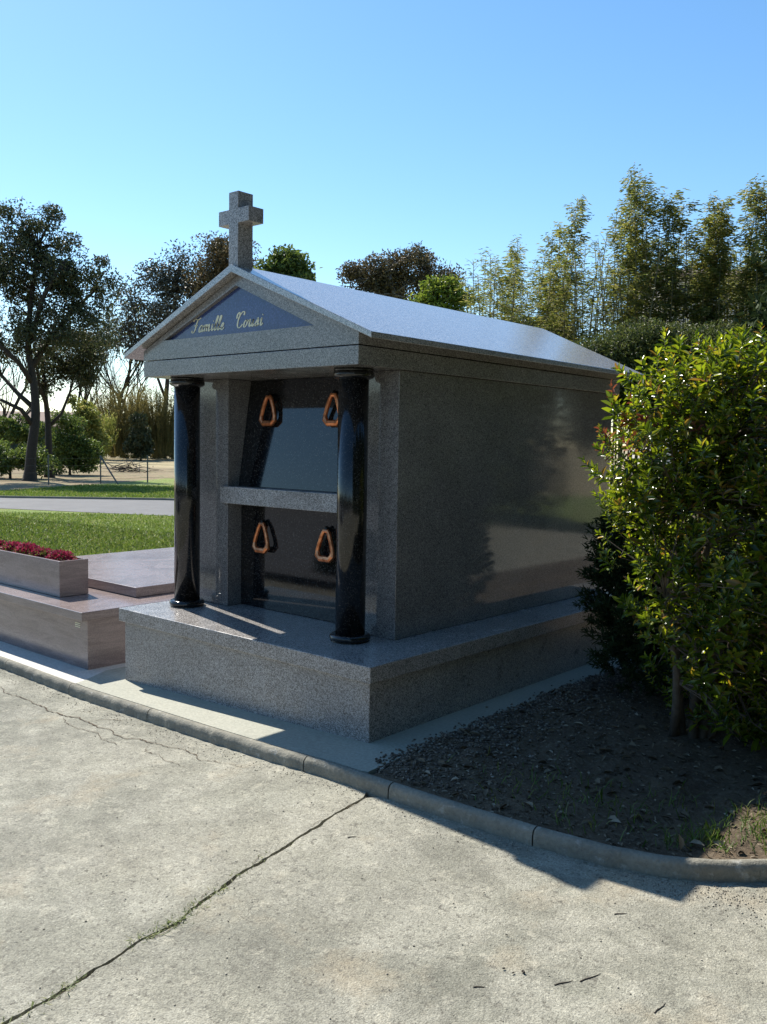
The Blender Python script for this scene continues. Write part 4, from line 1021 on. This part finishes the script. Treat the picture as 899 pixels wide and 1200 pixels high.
for a_ in [(560, 318, 23, 3), (572, 306, 22, 0), (583, 296, 22, 1), (597, 292, 22, 0), (612, 296, 21, 1), (624, 300, 21, 0), (636, 285, 20, 4), (648, 246, 19, 1), (652, 262, 20, 0), (660, 258, 19, 4), (668, 300, 20, 3),
           (676, 290, 20, 3), (684, 295, 21, 3), (690, 282, 20, 3), (697, 288, 21, 3), (704, 292, 20, 3), (712, 262, 19, 0), (718, 250, 19, 4), (728, 238, 18, 1), (738, 216, 18, 4), (745, 228, 18.5, 4), (752, 226, 18, 0),
           (760, 238, 18, 2), (770, 242, 18, 4), (778, 250, 18.5, 2), (788, 252, 18, 2), (796, 264, 18, 0), (806, 270, 18.5, 4), (818, 262, 18, 4), (826, 246, 18, 4), (834, 240, 18, 1), (842, 262, 18.5, 4), (852, 300, 19, 3),
           (860, 236, 18, 3), (868, 232, 18, 0), (878, 226, 17.5, 4), (886, 224, 17.5, 4), (894, 236, 17.5, 2), (904, 230, 17.5, 4), (915, 240, 17.5, 2), (930, 236, 17.5, 4), (948, 230, 17.5, 1), (966, 240, 17, 4), (985, 235, 17, 2), (1005, 240, 17, 0)]: bam(*a_)
for i in range(84):
    px = 548 + i * 4.3; bam(px + random.uniform(-3, 3), random.uniform(310, 360) - (20 if px > 720 else 0), random.uniform(17.5, 21), random.choice([0, 3, 3, 3, 4]) if px > 620 else random.choice([0, 3, 3]))
used_p = set()
SPEC = {648: 'feathery arching bamboo stem rising highest above the middle of the roof end', 738: 'tallest bamboo stem of the grove, left of centre', 560: 'thin short bamboo stem at the grove\'s left end',
        834: 'leafy bamboo stem standing up beside the gap in the grove', 886: 'dense tall bamboo stem near the right edge of the picture'}
for (px, top, d_, k_) in slots:
    p = at(px, 540, d_); z1 = at(px, top, d_).z; s_ = (z1 + .15) / 6.0 * random.uniform(.99, 1.04)
    if k_ not in used_p:
        r_ = protos[k_]; used_p.add(k_)
    else: r_ = dup(protos[k_], (0, 0, 0))
    r_.location = (p.x, p.y, -.15); r_.rotation_euler = (0, 0, random.uniform(0, 6.28)); w_ = random.uniform(.85, 1.15); r_.scale = (w_, w_, s_)
    r_['label'] = SPEC[px] if px in SPEC else 'tall bamboo stem in the grove behind the roof' if top < 300 else 'shorter bamboo stem low in the grove behind the roof'
# dark evergreens under the bamboo, on towards the right beyond the frame (they also show in the polished side wall)
big = [('dark evergreen mass under the bamboo just above the roof end', [(700, 432, 50, 30), (680, 450, 60, 40), (725, 412, 30, 20)], 16.5),
       ('dark evergreen behind the top of the glossy shrub', [(770, 420, 46, 36), (790, 450, 60, 50), (750, 400, 24, 16)], 16.2),
       ('dark evergreen at the right edge under the bamboo', [(860, 422, 60, 36), (880, 470, 70, 70), (830, 405, 26, 16)], 15.8),
       ('thin green evergreen under the bamboo above the middle of the roof', [(630, 400, 40, 20), (600, 410, 50, 24)], 19.5)]
for lab, bl, d_ in big:
    bush('evergreen_tree', lab, bl, d_, 130, 460, .055, 'leaf_bamboo_dark', 'dark evergreens under the bamboo', 'tree', .42, .7)
for i, (px, d_) in enumerate(((980, 15), (1130, 14.5), (1320, 13.5), (1600, 12.5))):
    bush('evergreen_tree', 'dark evergreen beyond the right edge of the picture, ' + ['nearest the frame', 'second from the frame', 'third from the frame', 'farthest from the frame'][i], [(px, 400, 110, 90), (px + 30, 470, 120, 90), (px - 20, 330, 60, 50)], d_, 90, 200, .14, 'leaf_dark', 'dark evergreens beyond the right edge', 'tree', .6, .6)

rb = thing('bush', (-4.6, -3.6, -.05), 'low rounded bush on the added dark ground across the road behind the viewer', 'bush')
n = 9000; u = unit(rng.normal(size=(n, 3))); u[:, 2] = np.abs(u[:, 2]); C = np.array([-4.6, -3.6, -.05]) + u * rng.uniform(.6, 1.05, n)[:, None] * np.array([.55, .55, .6])
V, F = leaves(C, u + rdir(n) * .8, rdir(n), .05, .022); np_obj('foliage', V, F, M['leaf_dark'], rb)
mb = MB()
for a_ in range(5): mb.tube([(-4.6, -3.6, -.06), (-4.6 + .25 * math.cos(a_ * 1.26), -3.6 + .25 * math.sin(a_ * 1.26), .3)], [.02, .008], 5)
mb.build('stems', M['bark'], rb)
